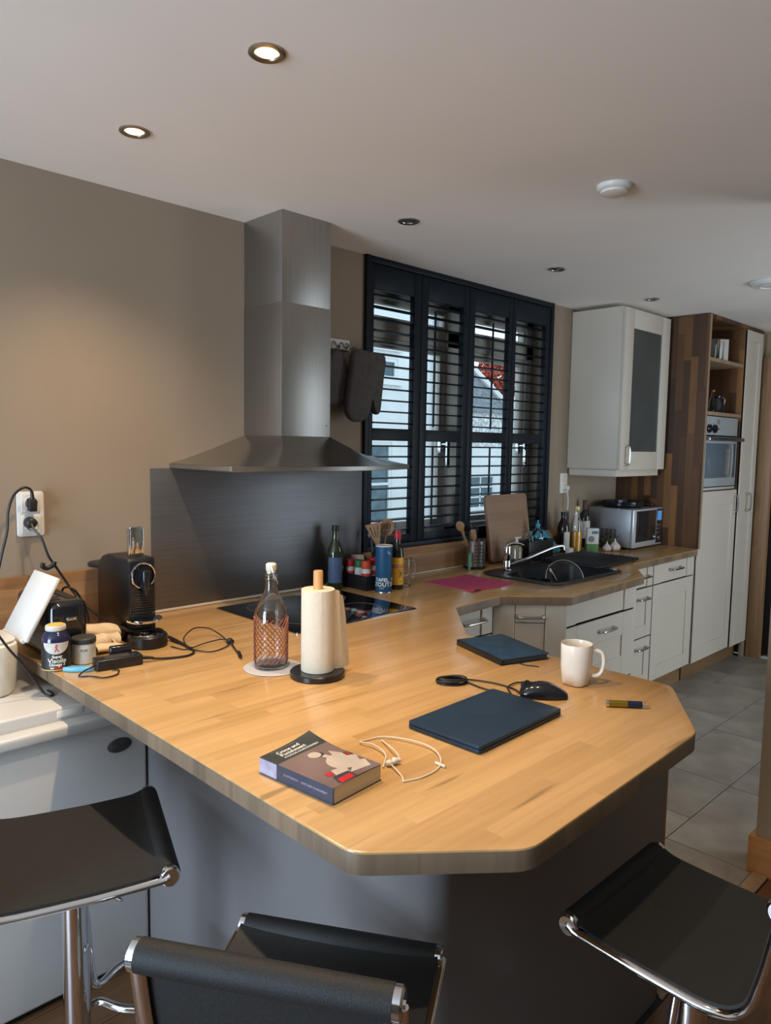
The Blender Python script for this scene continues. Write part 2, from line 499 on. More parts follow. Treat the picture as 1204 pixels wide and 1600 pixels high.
def copy_tree(o, loc, rz=None, label=None):
    c = o.copy(); COL.objects.link(c); c.location = loc
    if rz is not None: c.rotation_euler = (0, 0, rz)
    if label: c['label'] = label
    for ch in list(o.children):
        k = ch.copy(); COL.objects.link(k); k.parent = c
        for g in list(ch.children):
            d = g.copy(); COL.objects.link(d); d.parent = k
    return c

def text_bm(body, size, extrude=.0002, bold=.0, align='CENTER', spacing=1.):
    cu = bpy.data.curves.new('t', 'FONT')
    cu.body = body; cu.size = size; cu.extrude = extrude; cu.offset = bold
    cu.align_x = align; cu.align_y = 'CENTER'; cu.space_character = spacing; cu.resolution_u = 3
    o = bpy.data.objects.new('t', cu); COL.objects.link(o)
    dg = bpy.context.evaluated_depsgraph_get()
    me = bpy.data.meshes.new_from_object(o.evaluated_get(dg))
    bm = bmesh.new(); bm.from_mesh(me)
    bpy.data.objects.remove(o); bpy.data.curves.remove(cu); bpy.data.meshes.remove(me)
    return bm

def wrap(bm, r, a0, z):
    """text in xy -> wrapped on a vertical cylinder, text centre at angle a0 and height z"""
    for v in bm.verts:
        a = a0 + v.co.x / r
        rr = r + .0004 + max(0, v.co.z)
        v.co = (rr * math.cos(a), rr * math.sin(a), z + v.co.y)
    return bm

def xf(bm, mx):
    bmesh.ops.transform(bm, matrix=mx, verts=list(bm.verts)); return bm

def patch_cyl(bm, r, a0, a1, z0, z1, n=14, top=None, bot=None):
    """thin label on a cylinder; top/bot optional functions of t in 0..1"""
    rows = 6
    rings = []
    for k in range(rows + 1):
        ring = []
        for i in range(n + 1):
            t = i / n
            zb = bot(t) if bot else z0
            zt = top(t) if top else z1
            a = a0 + (a1 - a0) * t
            ring.append((r * math.cos(a), r * math.sin(a), zb + (zt - zb) * k / rows))
        rings.append(ring)
    loft(bm, rings, False, False)
    return bm

# ================================================================== ROOM SHELL
CEIL = 2.44
XL, XR = -2.6, 5.85
WX0, WX1, WZ0 = 2.36, 3.93, 1.05                      # kitchen window opening
b = BM()
box(b, XL - .2, WX0, 0, .25, 0, CEIL + .1)
box(b, WX1, XR + .2, 0, .25, 0, CEIL + .1)
box(b, WX0, WX1, 0, .25, 0, WZ0)
box(b, WX0, WX1, .02, .25, 2.36, CEIL + .1)
struct('wall_back', b, 'wall')
b = BM()                                              # left wall with the dining window's opening
box(b, XL - .2, XL, -.7, .25, 0, CEIL + .1)
box(b, XL - .2, XL, -5.2, -2.1, 0, CEIL + .1)
box(b, XL - .2, XL, -2.1, -.7, 0, .4)
box(b, XL - .2, XL, -2.1, -.7, 2.25, CEIL + .1)
struct('wall_left', b, 'wall')
b = BM()
box(b, XL - .2, 2.95, -5.2, -5.0, 0, CEIL + .1)
struct('wall_front', b, 'wall')
b = BM()                                              # kitchen's own front wall with the garden door's opening
box(b, 2.95, 3.75, -3.1, -2.9, 0, CEIL + .1)
box(b, 5.15, XR + .2, -3.1, -2.9, 0, CEIL + .1)
box(b, 3.75, 5.15, -3.1, -2.9, 2.1, CEIL + .1)
struct('wall_kitchen_front', b, 'wall')
b = BM()                                              # right wall with a doorway
box(b, XR, XR + .2, -.70, .25, 0, CEIL + .1)
box(b, XR, XR + .2, -3.1, -1.60, 0, CEIL + .1)
box(b, XR, XR + .2, -1.60, -.70, 2.25, CEIL + .1)
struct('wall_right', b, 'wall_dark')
b = BM(); box(b, 2.82, 2.95, -5.0, -1.69, 0, CEIL)
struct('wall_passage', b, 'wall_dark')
b = BM(); box(b, XL - .2, XR + .2, -5.2, .25, CEIL, CEIL + .1)
struct('ceiling', b, 'ceiling')
# skirting wrapped round the end of the passage wall
b = BM()
box(b, 2.80, 2.82, -5.0, -1.67, 0, .138, .002)
box(b, 2.82, 2.97, -1.69, -1.67, 0, .138, .002)
struct('baseboard_passage', b, 'baseboard')

# floors: every kitchen tile and every floorboard is a part of its own
b = BM(); box(b, XL, XR, -5.0, 0, -.1, -.006)
fl = struct('floor', b, 'grout')
def tile_part(x0, x1, y0, y1):
    g = .0022
    t = BM(); box(t, x0 + g, x1 - g, y0 + g, y1 - g, -.006, random.uniform(-.0004, .0004), .0012, 1)
    cx, cy = (x0 + x1) / 2, (y0 + y1) / 2
    xf(t, Matrix.Translation((-cx, -cy, 0)))
    o = obj('tile', t, 'tile', fl); o.location = (cx, cy, 0)
rows = {0: 2.81, 1: 2.80, 2: 3.04, 3: 2.80, 4: 2.60, -1: 2.80, -2: 2.47, -3: 2.8, -4: 2.5}
for k in range(-4, 3):
    y0 = -1.362 + .334 * k
    if k == -1: y0c = -1.69
    else: y0c = y0
    y1 = -1.362 + .334 * (k + 1)
    xmin = 1.95 if k >= -1 else 2.97
    if k == 0: joints = [1.95, 2.375, 3.034, 3.47, 4.13, 4.79, 5.45, XR]
    elif k == 1: joints = [1.95, 2.38, 3.04, 3.70, 4.36, 5.02, 5.68, XR]
    else:
        s = {-1: 2.80, 2: 2.60, -2: 3.13, -3: 3.46, -4: 2.8}[k]
        joints = [xmin]; x = s
        while x <= xmin + .06: x += .66
        while x < XR - .06: joints.append(x); x += .66
        joints.append(XR)
    for a, c in zip(joints[:-1], joints[1:]):
        tile_part(a, c, max(y0, -1.69) if k == -1 else y0, min(y1, -.45))
b = BM(); box(b, 1.95, 2.80, -1.745, -1.692, -.006, .006, .002)
th = struct('trim_1', b, 'oakedge')
b = BM(); box(b, XL, 2.8, -5.0, -.02, -.0069, -.0059)
fw = struct('floor_dining', b, 'gap')
yy = -3.4; r_i = 0
while yy < -.1:
    x = -1.4 + (r_i * .37) % .9
    while x < 2.8:
        x1 = min(x + 1.25, 2.8 if yy < -1.76 else 1.94)
        if x1 - x > .05:
            y1 = min(yy + .138, -1.748) if x1 > 1.95 else yy + .138
            if y1 - yy > .02:
                t = BM(); box(t, x + .001, x1 - .001, yy + .001, y1 - .001, -.0058, random.uniform(-.0003, .0003), .001, 1)
                xf(t, Matrix.Translation((-x, -yy, 0)))
                o = obj('plank', t, 'floorwood', fw); o.location = (x, yy, 0)
        x += 1.25
    yy += .14; r_i += 1

# right doorway: wooden frame, dark door, white strip in place of light showing under it
b = BM(); box(b, 5.80, 5.90, -.70, -.60, 0, 2.25, .003)
box(b, 5.80, 5.90, -1.70, -1.60, 0, 2.25, .003)
box(b, 5.80, 5.90, -1.60, -.70, 2.17, 2.27, .003)
d1 = struct('door_1', b, 'doorframe')
b = BM(); box(b, 5.855, 5.90, -1.598, -.702, .022, 2.168, .003)
obj('door_leaf', b, 'dark', d1, label='very dark door leaf')
b = BM(); box(b, 5.84, 5.92, -1.598, -.702, -.001, .014, .002)
obj('door_gap_light', b, 'white', d1, label='white strip standing in for the light gap under the door')
b = BM(); cyl(b, (5.855, -1.50, 1.02), (5.80, -1.50, 1.02), .010); cyl(b, (5.805, -1.50, 1.02), (5.805, -1.38, 1.02), .009)
obj('door_handle', b, 'satin', d1)

# kitchen window behind the shutters
b = BM()
fy0, fy1 = .13, .19
box(b, WX0, WX0 + .06, fy0, fy1, WZ0, 2.36, .004)
box(b, WX1 - .07, WX1, fy0, fy1, WZ0, 2.36, .004)
box(b, WX0, WX1, fy0, fy1, WZ0, WZ0 + .06, .004)
box(b, WX0, WX1, fy0, fy1, 2.29, 2.36, .004)
box(b, 3.11, 3.21, fy0, fy1, WZ0, 2.36, .004)
box(b, WX0, WX1, fy0, fy1, 2.10, 2.19, .004)
w1 = struct('window_1', b, 'frame_w')
for k, (x0, x1) in enumerate(((WX0 + .06, 3.11), (3.21, WX1 - .07))):
    for z0, z1 in ((WZ0 + .06, 2.10), (2.19, 2.29)):
        s = BM()
        c = .045 if z1 < 2.15 else .02
        box(s, x0, x0 + c, fy0 + .012, fy1 - .01, z0, z1, .003); box(s, x1 - c, x1, fy0 + .012, fy1 - .01, z0, z1, .003)
        box(s, x0 + c, x1 - c, fy0 + .012, fy1 - .01, z0, z0 + c, .003); box(s, x0 + c, x1 - c, fy0 + .012, fy1 - .01, z1 - c, z1, .003)
        so = obj('sash', s, 'frame_w', w1)
        g = BM(); box(g, x0 + c, x1 - c, .157, .161, z0 + c, z1 - c)
        obj('pane', g, 'glass', so)
    h = BM(); hx = 3.07 if k == 0 else 3.80
    box(h, hx - .013, hx + .013, fy0 - .012, fy0 + .013, 1.52, 1.62, .004); cyl(h, (hx, fy0 - .005, 1.57), (hx, fy0 - .05, 1.57), .008)
    box(h, hx - .012, hx + .012, fy0 - .062, fy0 - .045, 1.44, 1.585, .005)
    obj('window_handle', h, 'chrome', w1)
b = BM(); box(b, WX0 - .0, WX1, .03, .13, WZ0 - .001, WZ0 + .012, .003)
obj('inner_sill', b, 'frame_w', w1)

# ================================================================== SHUTTERS
SY0, SY1 = -.012, .020
b = BM()
box(b, WX0, WX0 + .028, SY0 - .006, .03, WZ0 - .005, CEIL, .002)
box(b, WX1 - .028, WX1, SY0 - .006, .03, WZ0 - .005, CEIL, .002)
box(b, WX0 + .028, WX1 - .028, SY0 - .006, .03, CEIL - .03, CEIL - .002, .002)
box(b, WX0 + .028, WX1 - .028, SY0 - .006, .03, WZ0 - .005, WZ0 + .02, .002)
shut = thing('window_shutters', 'dark navy louvred window shutters in four panels up to the ceiling', 'shutters', (WX0, 0, WZ0))
obj('shutter_frame', b, 'shutter', shut, True)
ops = ((2.415, 2.690), (2.795, 3.072), (3.172, 3.478), (3.548, 3.853))
bounds = (2.389, 2.743, 3.123, 3.515, 3.901)
for k in range(4):
    bx0, bx1 = bounds[k] + .0015, bounds[k + 1] - .0015
    ox0, ox1 = ops[k]
    zb = 1.112
    s = BM()
    for x0, x1 in ((bx0, ox0), (ox1, bx1)): box(s, x0, x1, SY0, SY1, WZ0 + .022, CEIL - .032, .003)
    for z0, z1 in ((WZ0 + .022, zb), (1.582, 1.641), (2.295, CEIL - .032)): box(s, ox0, ox1, SY0 + .001, SY1 - .001, z0, z1, .002)
    t = obj('shutter_panel', s, 'shutter', shut, True)
    base = None
    for z0, z1 in ((zb, 1.582), (1.641, 2.295)):
        n = round((z1 - z0) / .0535)
        p = (z1 - z0) / n
        for i in range(n):
            zc = z0 + p * (i + .5)
            if base is None:
                s = BM()
                ring = [(.030 * math.cos(2 * PI * a / 12), .0042 * math.sin(2 * PI * a / 12)) for a in range(12)]
                tl = R(2)
                ring = [(y * math.cos(tl) - z * math.sin(tl), y * math.sin(tl) + z * math.cos(tl)) for y, z in ring]
                L_ = ox1 - ox0 - .002
                loft(s, [[(xx, y, z) for y, z in ring] for xx in (0, L_)])
                base = obj('louver', s, 'shutter', t); o = base
            else:
                o = base.copy(); COL.objects.link(o); o.parent = t
            o.location = (ox0 + .001 - WX0, .004, zc - WZ0)
    if k in (1, 2):
        s = BM(); xr = ox0 + (ox1 - ox0) * (.40 if k == 1 else .74)
        box(s, xr - .004, xr + .004, .037, .045, 1.14, 1.56); box(s, xr - .004, xr + .004, .037, .045, 1.66, 2.26)
        obj('tilt_rod', s, 'shutter', t, True)

# ================================================================== OUTSIDE
b = BM(); box(b, -2, 40, .25, 40, -.2, -.05)
struct('floor_outside', b, 'out_ground')
def out_window(parent, x0, x1, z0, z1, y, nx, nz, fr=.05):
    s = BM()
    box(s, x0, x0 + fr, y - .05, y + .02, z0, z1); box(s, x1 - fr, x1, y - .05, y + .02, z0, z1)
    box(s, x0 + fr, x1 - fr, y - .05, y + .02, z0, z0 + fr); box(s, x0 + fr, x1 - fr, y - .05, y + .02, z1 - fr, z1)
    w = (x1 - x0 - 2 * fr); h = z1 - z0 - 2 * fr
    for i in range(1, nx):
        xx = x0 + fr + w * i / nx; box(s, xx - .018, xx + .018, y - .045, y + .02, z0 + fr, z1 - fr)
    for i in range(1, nz):
        zz = z0 + fr + h * i / nz; box(s, x0 + fr, x1 - fr, y - .045, y + .02, zz - .018, zz + .018)
    box(s, x0 - .06, x1 + .06, y - .12, y + .02, z0 - .08, z0)
    wo = obj('window', s, 'render_white', parent, True)
    g = BM(); box(g, x0 + fr, x1 - fr, y - .02, y - .005, z0 + fr, z1 - fr); obj('pane', g, 'out_pane', wo, True)
def wall_holes(bm, x0, x1, z0, z1, y0, y1, holes):
    xs = sorted({x0, x1, *[h[0] for h in holes], *[h[1] for h in holes]})
    for a, c in zip(xs[:-1], xs[1:]):
        zs = [z0]
        for h in sorted(holes, key=lambda q: q[2]):
            if h[0] <= a and h[1] >= c: zs += [h[2], h[3]]
        zs.append(z1)
        for i in range(0, len(zs), 2):
            if zs[i + 1] - zs[i] > .001: box(bm, a, c, y0, y1, zs[i], zs[i + 1])
t = thing('neighbour_house', 'white rendered house seen through the left shutter panel', 'house', (7.4, 5, -.05))
hs = [(7.0, 7.62, 2.98, 3.25), (7.0, 7.64, 2.50, 2.80), (6.9, 7.55, .40, 1.60), (5.3, 6.2, 2.45, 3.3)]
b = BM(); wall_holes(b, 4.5, 8.66, -.05, 7.0, 5.0, 5.3, hs); obj('wall', b, 'render_white', t, True)
for i, h in enumerate(hs): out_window(t, *h, 5.06, 2 if i != 2 else 1, 1 if i < 2 else 2)
b = BM(); box(b, 4.3, 8.8, 4.8, 5.4, 7.0, 7.15); obj('roof_edge', b, 'out_roof', t, True)
b = BM(); cyl(b, (8.45, 4.93, -.05), (8.45, 4.93, 7.0), .05); obj('downpipe', b, 'out_roof', t, True)
t = thing('roofed_house', 'white house with grey tiled roof seen through the third shutter panel', 'house', (14.5, 9, -.05))
hs = [(14.2, 15.3, -.02, .84), (16.4, 17.2, .2, 1.2)]
b = BM(); wall_holes(b, 11.4, 20.5, -.05, 1.52, 9.0, 9.3, hs); obj('wall', b, 'render_white', t, True)
for h in hs: out_window(t, *h, 9.06, 2, 3)
b = BM(); box(b, 11.4, 20.5, 9.02, 9.3, 1.52, 2.45); obj('stone_band', b, 'out_stone', t, True, label='pale mottled stone upper wall')
b = BM()
loft(b, [[(11.2, 8.9, 2.42), (15.9, 8.9, 2.42), (15.9, 9.0, 2.5), (11.2, 9.0, 2.5)], [(11.2, 10.2, 4.7), (13.8, 10.2, 4.7), (13.8, 10.3, 4.8), (11.2, 10.3, 4.8)]])
rf = obj('roof', b, 'out_roof', t, True)
b = BM(); tube(b, [(15.92, 8.88, 2.47), (13.82, 10.18, 4.78)], .08, 6); obj('gable_trim', b, 'render_white', rf, True)
for q, (tx, ty, tz, rad) in enumerate(((32.6, 22.0, 5.3, 1.25),)):
    t = thing('red_tree', 'red autumn tree beside the grey tiled roof outside', 'tree', (tx, ty, -.05))
    b = BM(); tube(b, [(tx, ty, -.05), (tx + .1, ty, 1.6), (tx, ty + .1, 4.6)], .12, 8, rad=[.16, .12, .07]); obj('trunk', b, 'bark', t, True)
    b = BM()
    for i in range(2600):
        v = Vector((random.gauss(0, 1), random.gauss(0, 1), random.gauss(0, 1))).normalized() * rad * random.uniform(.3, 1) ** .6
        v.z *= 1.25
        c = Vector((tx, ty, tz)) + v
        n_ = Vector((random.uniform(-1, 1), random.uniform(-1, 1), random.uniform(-1, 1))).normalized()
        u_ = n_.orthogonal().normalized() * .13; w_ = n_.cross(u_)
        f = [b.verts.new(c + u_), b.verts.new(c + w_ * .6), b.verts.new(c - u_), b.verts.new(c - w_ * .6)]
        b.faces.new(f)
    obj('foliage', b, 'leaf_red', t, True, kind='stuff')

# ================================================================== CEILING FITTINGS
def downlight(x, y, lit, label):
    t = thing('downlight', label, 'ceiling light', (x, y, CEIL), group='recessed ceiling downlights')
    b = BM()
    shell(b, [(.0425, 0), (.0425, -.004), (.038, -.0065), (.029, -.004), (.027, -.0006)], 32)
    obj('ring', b, 'ringb' if lit else 'satin', t)
    b = BM(); lathe(b, [(.0268, -.0006), (.024, -.0022), (.012, -.0032), (0.0, -.0036)][::-1], 24)
    obj('bulb', b, 'bulb' if lit else 'bulb_off', t, label='glowing warm bulb' if lit else 'unlit grey bulb')
    if lit:
        d = bpy.data.lights.new('downlight_beam', 'SPOT')
        d.energy = SPOT_W; d.color = (1.0, .76, .50); d.spot_size = R(118); d.spot_blend = 1.0; d.shadow_soft_size = .02
        o = bpy.data.objects.new('downlight_beam', d); COL.objects.link(o); o.parent = t; o.location = (0, 0, -.012)
downlight(1.017, -1.126, True, 'lit round downlight nearest the camera above the worktop')
downlight(1.001, -.503, True, 'lit round downlight above the coffee machine, near the left wall')
downlight(2.132, -.501, False, 'unlit chrome downlight in the ceiling right of the hood chimney')
downlight(3.183, -.503, False, 'unlit downlight in the ceiling right of the window shutters')
downlight(4.177, -.516, False, 'unlit downlight furthest right, in front of the wall cabinet')
downlight(1.01, -1.75, True, 'lit round downlight above the front edge of the peninsula')
downlight(1.01, -2.6, False, 'unlit round downlight above the dining side of the room')
t = thing('smoke_detector', 'round white smoke detector on the ceiling', 'smoke detector', (2.32, -1.278, CEIL))
b = BM(); lathe(b, [(.058, 0), (.058, -.008), (.054, -.014), (.047, -.018)], 32); obj('base', b, 'white', t)
b = BM(); lathe(b, [(.046, -.0185), (.045, -.026), (.036, -.030), (.0, -.031)], 32); obj('cover', b, 'offwhite', t)
t = thing('ceiling_vent', 'white round ceiling fitting at the right edge, above the kitchen floor', 'ceiling fitting', (4.16, -1.17, CEIL))
b = BM(); lathe(b, [(.10, 0), (.10, -.01), (.09, -.02), (.0, -.022)], 32); obj('disc', b, 'white', t)
b = BM(); shell(b, [(.05, -.021), (.052, -.025), (.055, -.0215)], 24); obj('rim', b, 'white', t)

# ================================================================== WORKTOP
CT = .91
out = [(.745, 0), (.749, -1.74), (.972, -1.93), (1.667, -1.91), (1.956, -1.72), (1.951, -.997), (2.254, -.69), (2.58, -.668),
       (2.81, -.884), (3.56, -.85), (3.90, -.620), (4.812, -.605), (4.812, 0)]
def round_corner(poly, idx, r, n=4):
    res = []
    for i, p in enumerate(poly):
        if i not in idx: res.append(p); continue
        P = Vector(p); A = Vector(poly[i - 1]); B_ = Vector(poly[(i + 1) % len(poly)])
        a = P + (A - P).normalized() * r; c = P + (B_ - P).normalized() * r
        for k in range(n + 1):
            q = k / n
            v = a * (1 - q) ** 2 + P * 2 * q * (1 - q) + c * q * q
            res.append((v.x, v.y))
    return res
out = round_corner(out, (1, 2, 3, 4), .03)
hole = rrect(2.97, 3.60, -.70, -.30, .07, 4)
t_ = bmesh.new()
vo = [t_.verts.new((x, y, CT)) for x, y in out]
vh = [t_.verts.new((x, y, CT)) for x, y in hole]
es = [t_.edges.new((vo[i], vo[(i + 1) % len(vo)])) for i in range(len(vo))] + [t_.edges.new((vh[i], vh[(i + 1) % len(vh)])) for i in range(len(vh))]
bmesh.ops.triangle_fill(t_, edges=es, use_beauty=True)
bad = [f for f in t_.faces if all(abs(v.co.x - 3.285) < .32 and abs(v.co.y + .5) < .205 for v in f.verts)]
bmesh.ops.delete(t_, geom=bad, context='FACES_ONLY')
for f in t_.faces:
    if f.normal.z < 0: f.normal_flip()
r_ = bmesh.ops.extrude_face_region(t_, geom=list(t_.faces))
for g in r_['geom']:
    if isinstance(g, bmesh.types.BMVert): g.co.z = CT - .04
bmesh.ops.recalc_face_normals(t_, faces=list(t_.faces))
be = [e for e in t_.edges if len(e.link_faces) == 2 and abs(abs(e.link_faces[0].normal.z) - abs(e.link_faces[1].normal.z)) > .5 and e.verts[0].co.z > .9 and e.verts[1].co.z > .9]
bmesh.ops.bevel(t_, geom=be, offset=.004, segments=2, profile=.5, affect='EDGES')
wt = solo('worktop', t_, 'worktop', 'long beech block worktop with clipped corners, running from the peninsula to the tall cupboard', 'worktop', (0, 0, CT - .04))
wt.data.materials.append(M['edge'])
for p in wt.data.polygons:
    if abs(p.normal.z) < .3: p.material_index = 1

# upstands and joint strip along the wall
b = BM(); box(b, .0, 1.283, -.018, -.001, CT, CT + .196, .002)
solo('upstand', b, 'upstand', 'orange-brown wooden upstand on the wall behind the toaster and coffee machine', 'upstand', (.6, -.01, CT))
b = BM()
prism(b, [(-.055, CT), (-.001, CT), (-.001, 1.044), (-.018, 1.044), (-.055, 1.012)], 2.362, 4.15)
xf(b, Matrix(((0, 0, 1, 0), (1, 0, 0, 0), (0, 1, 0, 0), (0, 0, 0, 1))))
solo('upstand', b, 'upstand', 'wooden sill upstand below the window shutters', 'upstand', (3, -.02, CT))
b = BM(); box(b, 1.283, 2.36, -.014, -.001, CT + .001, CT + .010, .001)
tr = struct('trim_2', b, 'offwhite')
b = BM(); box(b, 2.362, 4.15, -.062, -.054, CT + .0005, CT + .006, .001)
struct('trim_3', b, 'offwhite')
b = BM(); box(b, 1.286, 2.354, -.010, -.001, CT + .010, 1.4585, .001)
solo('splashback', b, 'steelback', 'dark brushed steel splashback between hob and cooker hood', 'splashback', (1.8, 0, CT + .01))

# ================================================================== HOOD
t = thing('cooker_hood', 'brushed steel chimney cooker hood with a curved flat canopy', 'cooker hood', (1.82, -.001, 1.455))
b = BM(); box(b, 1.700, 1.945, -.256, -.001, 1.585, 2.10, .0015); obj('lower_duct', b, 'steel', t, True)
b = BM(); box(b, 1.702, 1.943, -.254, -.001, 2.10, 2.439, .0015); obj('upper_duct', b, 'steel', t, True)
lip = [(1.365, -.001), (1.372, -.2), (1.38, -.385), (1.385, -.402)]
nA = 24
for i in range(1, nA):
    a = -1 + 2 * i / nA
    lip.append((1.825 + .435 * a, -.402 - .095 * (1 - a * a)))
lip += [(2.265, -.402), (2.27, -.385), (2.278, -.2), (2.285, -.001)]
def top_pt(x, y, i):
    n = len(lip)
    # left side of the duct, front of the duct, right side
    if i < 9: f = i / 8; return (1.700, -.001 - .255 * f)
    if i > n - 10: f = (n - 1 - i) / 8; return (1.945, -.001 - .255 * f)
    f = (i - 8) / (n - 17); return (1.700 + .245 * f, -.256)
rings = []
for s in range(7):
    s_ = s / 6
    zz = 1.478 + (1.590 - 1.478) * (s_ ** 1.15)
    rings.append([(x + (top_pt(x, y, i)[0] - x) * s_, y + (top_pt(x, y, i)[1] - y) * s_, zz) for i, (x, y) in enumerate(lip)])
b = BM(); loft(b, rings, False, False)
fix(b); obj('canopy', b, 'steelh', t, True, sharp=25)
b = BM(); prism(b, [(x, y) for x, y in lip], 1.460, 1.4785, .0015, seg=1); obj('rim', b, 'steel', t, True)
b = BM(); box(b, 1.42, 1.81, -.36, -.04, 1.4555, 1.461, .002); box(b, 1.84, 2.23, -.36, -.04, 1.4555, 1.461, .002); obj('grease_filter', b, 'satin', t, True)
for i in range(3):
    b = BM(); cyl(b, (1.72 + .045 * i, -.4975, 1.469), (1.72 + .045 * i, -.503, 1.469), .004, n=10)
    if i < 0: obj('button', b, 'satin', t, True)
    else: b.free()
b = BM(); cyl(b, (1.925, -.256, 1.635), (1.925, -.2575, 1.635), .0025, n=8); obj('screw', b, 'black', t, True)

# ================================================================== HOB
b = BM()
prism(b, rrect(1.510, 2.106, -.612, -.092, .012, 3), CT + .0002, CT + .0055, .0015)
hob = thing('hob', 'black glass induction hob set into the worktop below the hood', 'hob', (1.81, -.35, CT))
obj('glass', b, 'hob', hob, True)
b = BM()
prism(b, rrect(1.507, 2.109, -.615, -.089, .013, 3), CT + .0001, CT + .003); obj('rim', b, 'satin', hob, True)
for cx, cy, rr in ((1.66, -.22, .075), (1.95, -.22, .09), (1.66, -.45, .09), (1.95, -.45, .075)):
    b = BM(); shell(b, [(rr, CT + .0056), (rr + .0012, CT + .0058), (rr + .0024, CT + .0056)], 40, (cx, cy)); obj('cooking_zone', b, 'textgrey', hob, True)

# ================================================================== KITCHEN UNITS
def handle(parent, c, axis, L=.13, off=.026, ny=(0, -1), world=True):
    """bow handle; axis 'H' or 'V' ; ny = outward direction"""
    nx_, ny_ = ny
    tx, ty = (-ny_, nx_)
    b = BM()
    h = L / 2
    def P(s, o):
        if axis == 'H': return (c[0] + tx * s + nx_ * o, c[1] + ty * s + ny_ * o, c[2])
        return (c[0] + nx_ * o, c[1] + ny_ * o, c[2] + s)
    pts = [P(-h, -.001), P(-h, off * .6), P(-h * .8, off), P(0, off * 1.1), P(h * .8, off), P(h, off * .6), P(h, -.001)]
    tube(b, cr(pts, 4), .0055, 8)
    ball(b, P(-h, .002), .010, (1, 1, 1), 10, 6); ball(b, P(h, .002), .010, (1, 1, 1), 10, 6)
    return obj('handle', b, 'satin', parent, world)

def shaker(parent, x0, x1, z0, z1, y, name='door', fr=.075, th=.02, rec=.007, mx=None, top=None):
    """framed front, outer face at y, facing -y; mx optionally places it elsewhere"""
    b = BM()
    f2 = top if top is not None else fr
    box(b, x0, x1, y + rec, y + th, z0, z1, .001, 1)
    box(b, x0, x0 + fr, y, y + th, z0, z1, .0015, 1); box(b, x1 - fr, x1, y, y + th, z0, z1, .0015, 1)
    if f2:
        box(b, x0 + fr, x1 - fr, y, y + th, z0, z0 + f2, .0015, 1); box(b, x0 + fr, x1 - fr, y, y + th, z1 - f2, z1, .0015, 1)
    if mx is not None: xf(b, mx)
    return obj(name, b, 'cab', parent, True)

def carcass(parent, x0, x1, y0, y1, z0, z1, m='gap'):
    b = BM(); box(b, x0, x1, y0, y1, z0, z1); return obj('carcass', b, m, parent, True)

# peninsula base
t = thing('peninsula_base', 'grey painted peninsula base under the clipped end of the worktop', 'kitchen island', (1.44, -1.15, 0))
b = BM(); prism(b, [(.970, -.02), (.970, -1.688), (.970, -1.690)] + [(1.013 - .043 * math.cos(R(a)), -1.690 - .043 * math.sin(R(a))) for a in range(10, 90, 10)] + [(1.013, -1.733), (1.015, -1.733), (1.915, -1.733), (1.915, -.62), (1.50, -.62), (1.50, -.02)], .0005, CT - .0405)
obj('panel', b, 'base_paint', t, True)
b = BM(); box(b, 1.9155, 1.935, -1.733, -.70, .0005, CT - .0405, .002); obj('end_strip', b, 'doorframe', t, True, label='narrow brown wooden end strip')

# unit under the hob (inner corner)
t = thing('drawer_unit', 'grey drawer unit tucked in the inner corner below the hob', 'kitchen unit', (2.25, -.3, .13))
carcass(t, 1.94, 2.57, -.615, -.005, .13, CT - .0405)
d = shaker(t, 1.96, 2.566, .742, .866, -.64, 'drawer', .075, top=0); handle(d, (2.43, -.64, .81), 'H', .15)
d = shaker(t, 1.96, 2.566, .44, .735, -.64, 'drawer'); handle(d, (2.43, -.64, .65), 'H', .15)
d = shaker(t, 1.96, 2.566, .14, .433, -.64, 'drawer'); handle(d, (2.43, -.64, .35), 'H', .15)

# diagonal corner unit
t = thing('corner_unit', 'grey diagonal corner unit with a narrow central drawer, left of the sink unit', 'kitchen unit', (2.70, -.72, .13))
DM = Matrix.Translation((2.574, -.634, 0)) @ Matrix.Rotation(R(-45), 4, 'Z')
dl = .331
b = BM(); prism(b, [(2.574, -.615), (2.80, -.84), (2.80, -.01), (2.574, -.01)], .13, CT - .0405); obj('carcass', b, 'gap', t, True)
def dbox(x0, x1, z0, z1, y0=0., y1=.02):
    b = BM(); box(b, x0, x1, y0, y1, z0, z1, .0012, 1); return xf(b, DM)
obj('filler', dbox(.002, .098, .135, .867), 'cab', t, True)
obj('filler', dbox(.234, .328, .135, .867), 'cab', t, True)
d = obj('drawer', dbox(.101, .231, .788, .867), 'cab', t, True)
hn = (-math.sin(R(45)), -math.cos(R(45)))
hc = DM @ Vector((.166, 0, .815)); handle(d, hc, 'H', .115, ny=hn)
d = obj('door', dbox(.101, .231, .135, .784, .004, .02), 'cab', t, True)

# sink unit
t = thing('sink_unit', 'grey sink unit with deep framed drawer below the black sink', 'kitchen unit', (3.2, -.4, .13))
b = BM(); prism(b, [(2.805, -.805), (3.53, -.805), (3.53, -.59), (3.86, -.57), (3.86, -.01), (2.805, -.01)], .13, .70); obj('carcass', b, 'gap', t, True)
b = BM(); box(b, 3.505, 3.527, -.828, -.60, .13, CT - .0405, .001); obj('side_panel', b, 'cab', t, True)
d = shaker(t, 2.842, 3.502, .753, .866, -.83, 'drawer', .10, top=0)
d = shaker(t, 2.842, 3.502, .405, .744, -.83, 'drawer', .11, top=.115); handle(d, (3.226, -.83, .683), 'H', .14)
d = shaker(t, 2.842, 3.502, .135, .398, -.83, 'drawer', .11); handle(d, (3.226, -.83, .34), 'H', .14)
b = BM(); box(b, 2.812, 2.839, -.828, -.80, .13, CT - .0405, .001); obj('corner_post', b, 'cab', t, True)

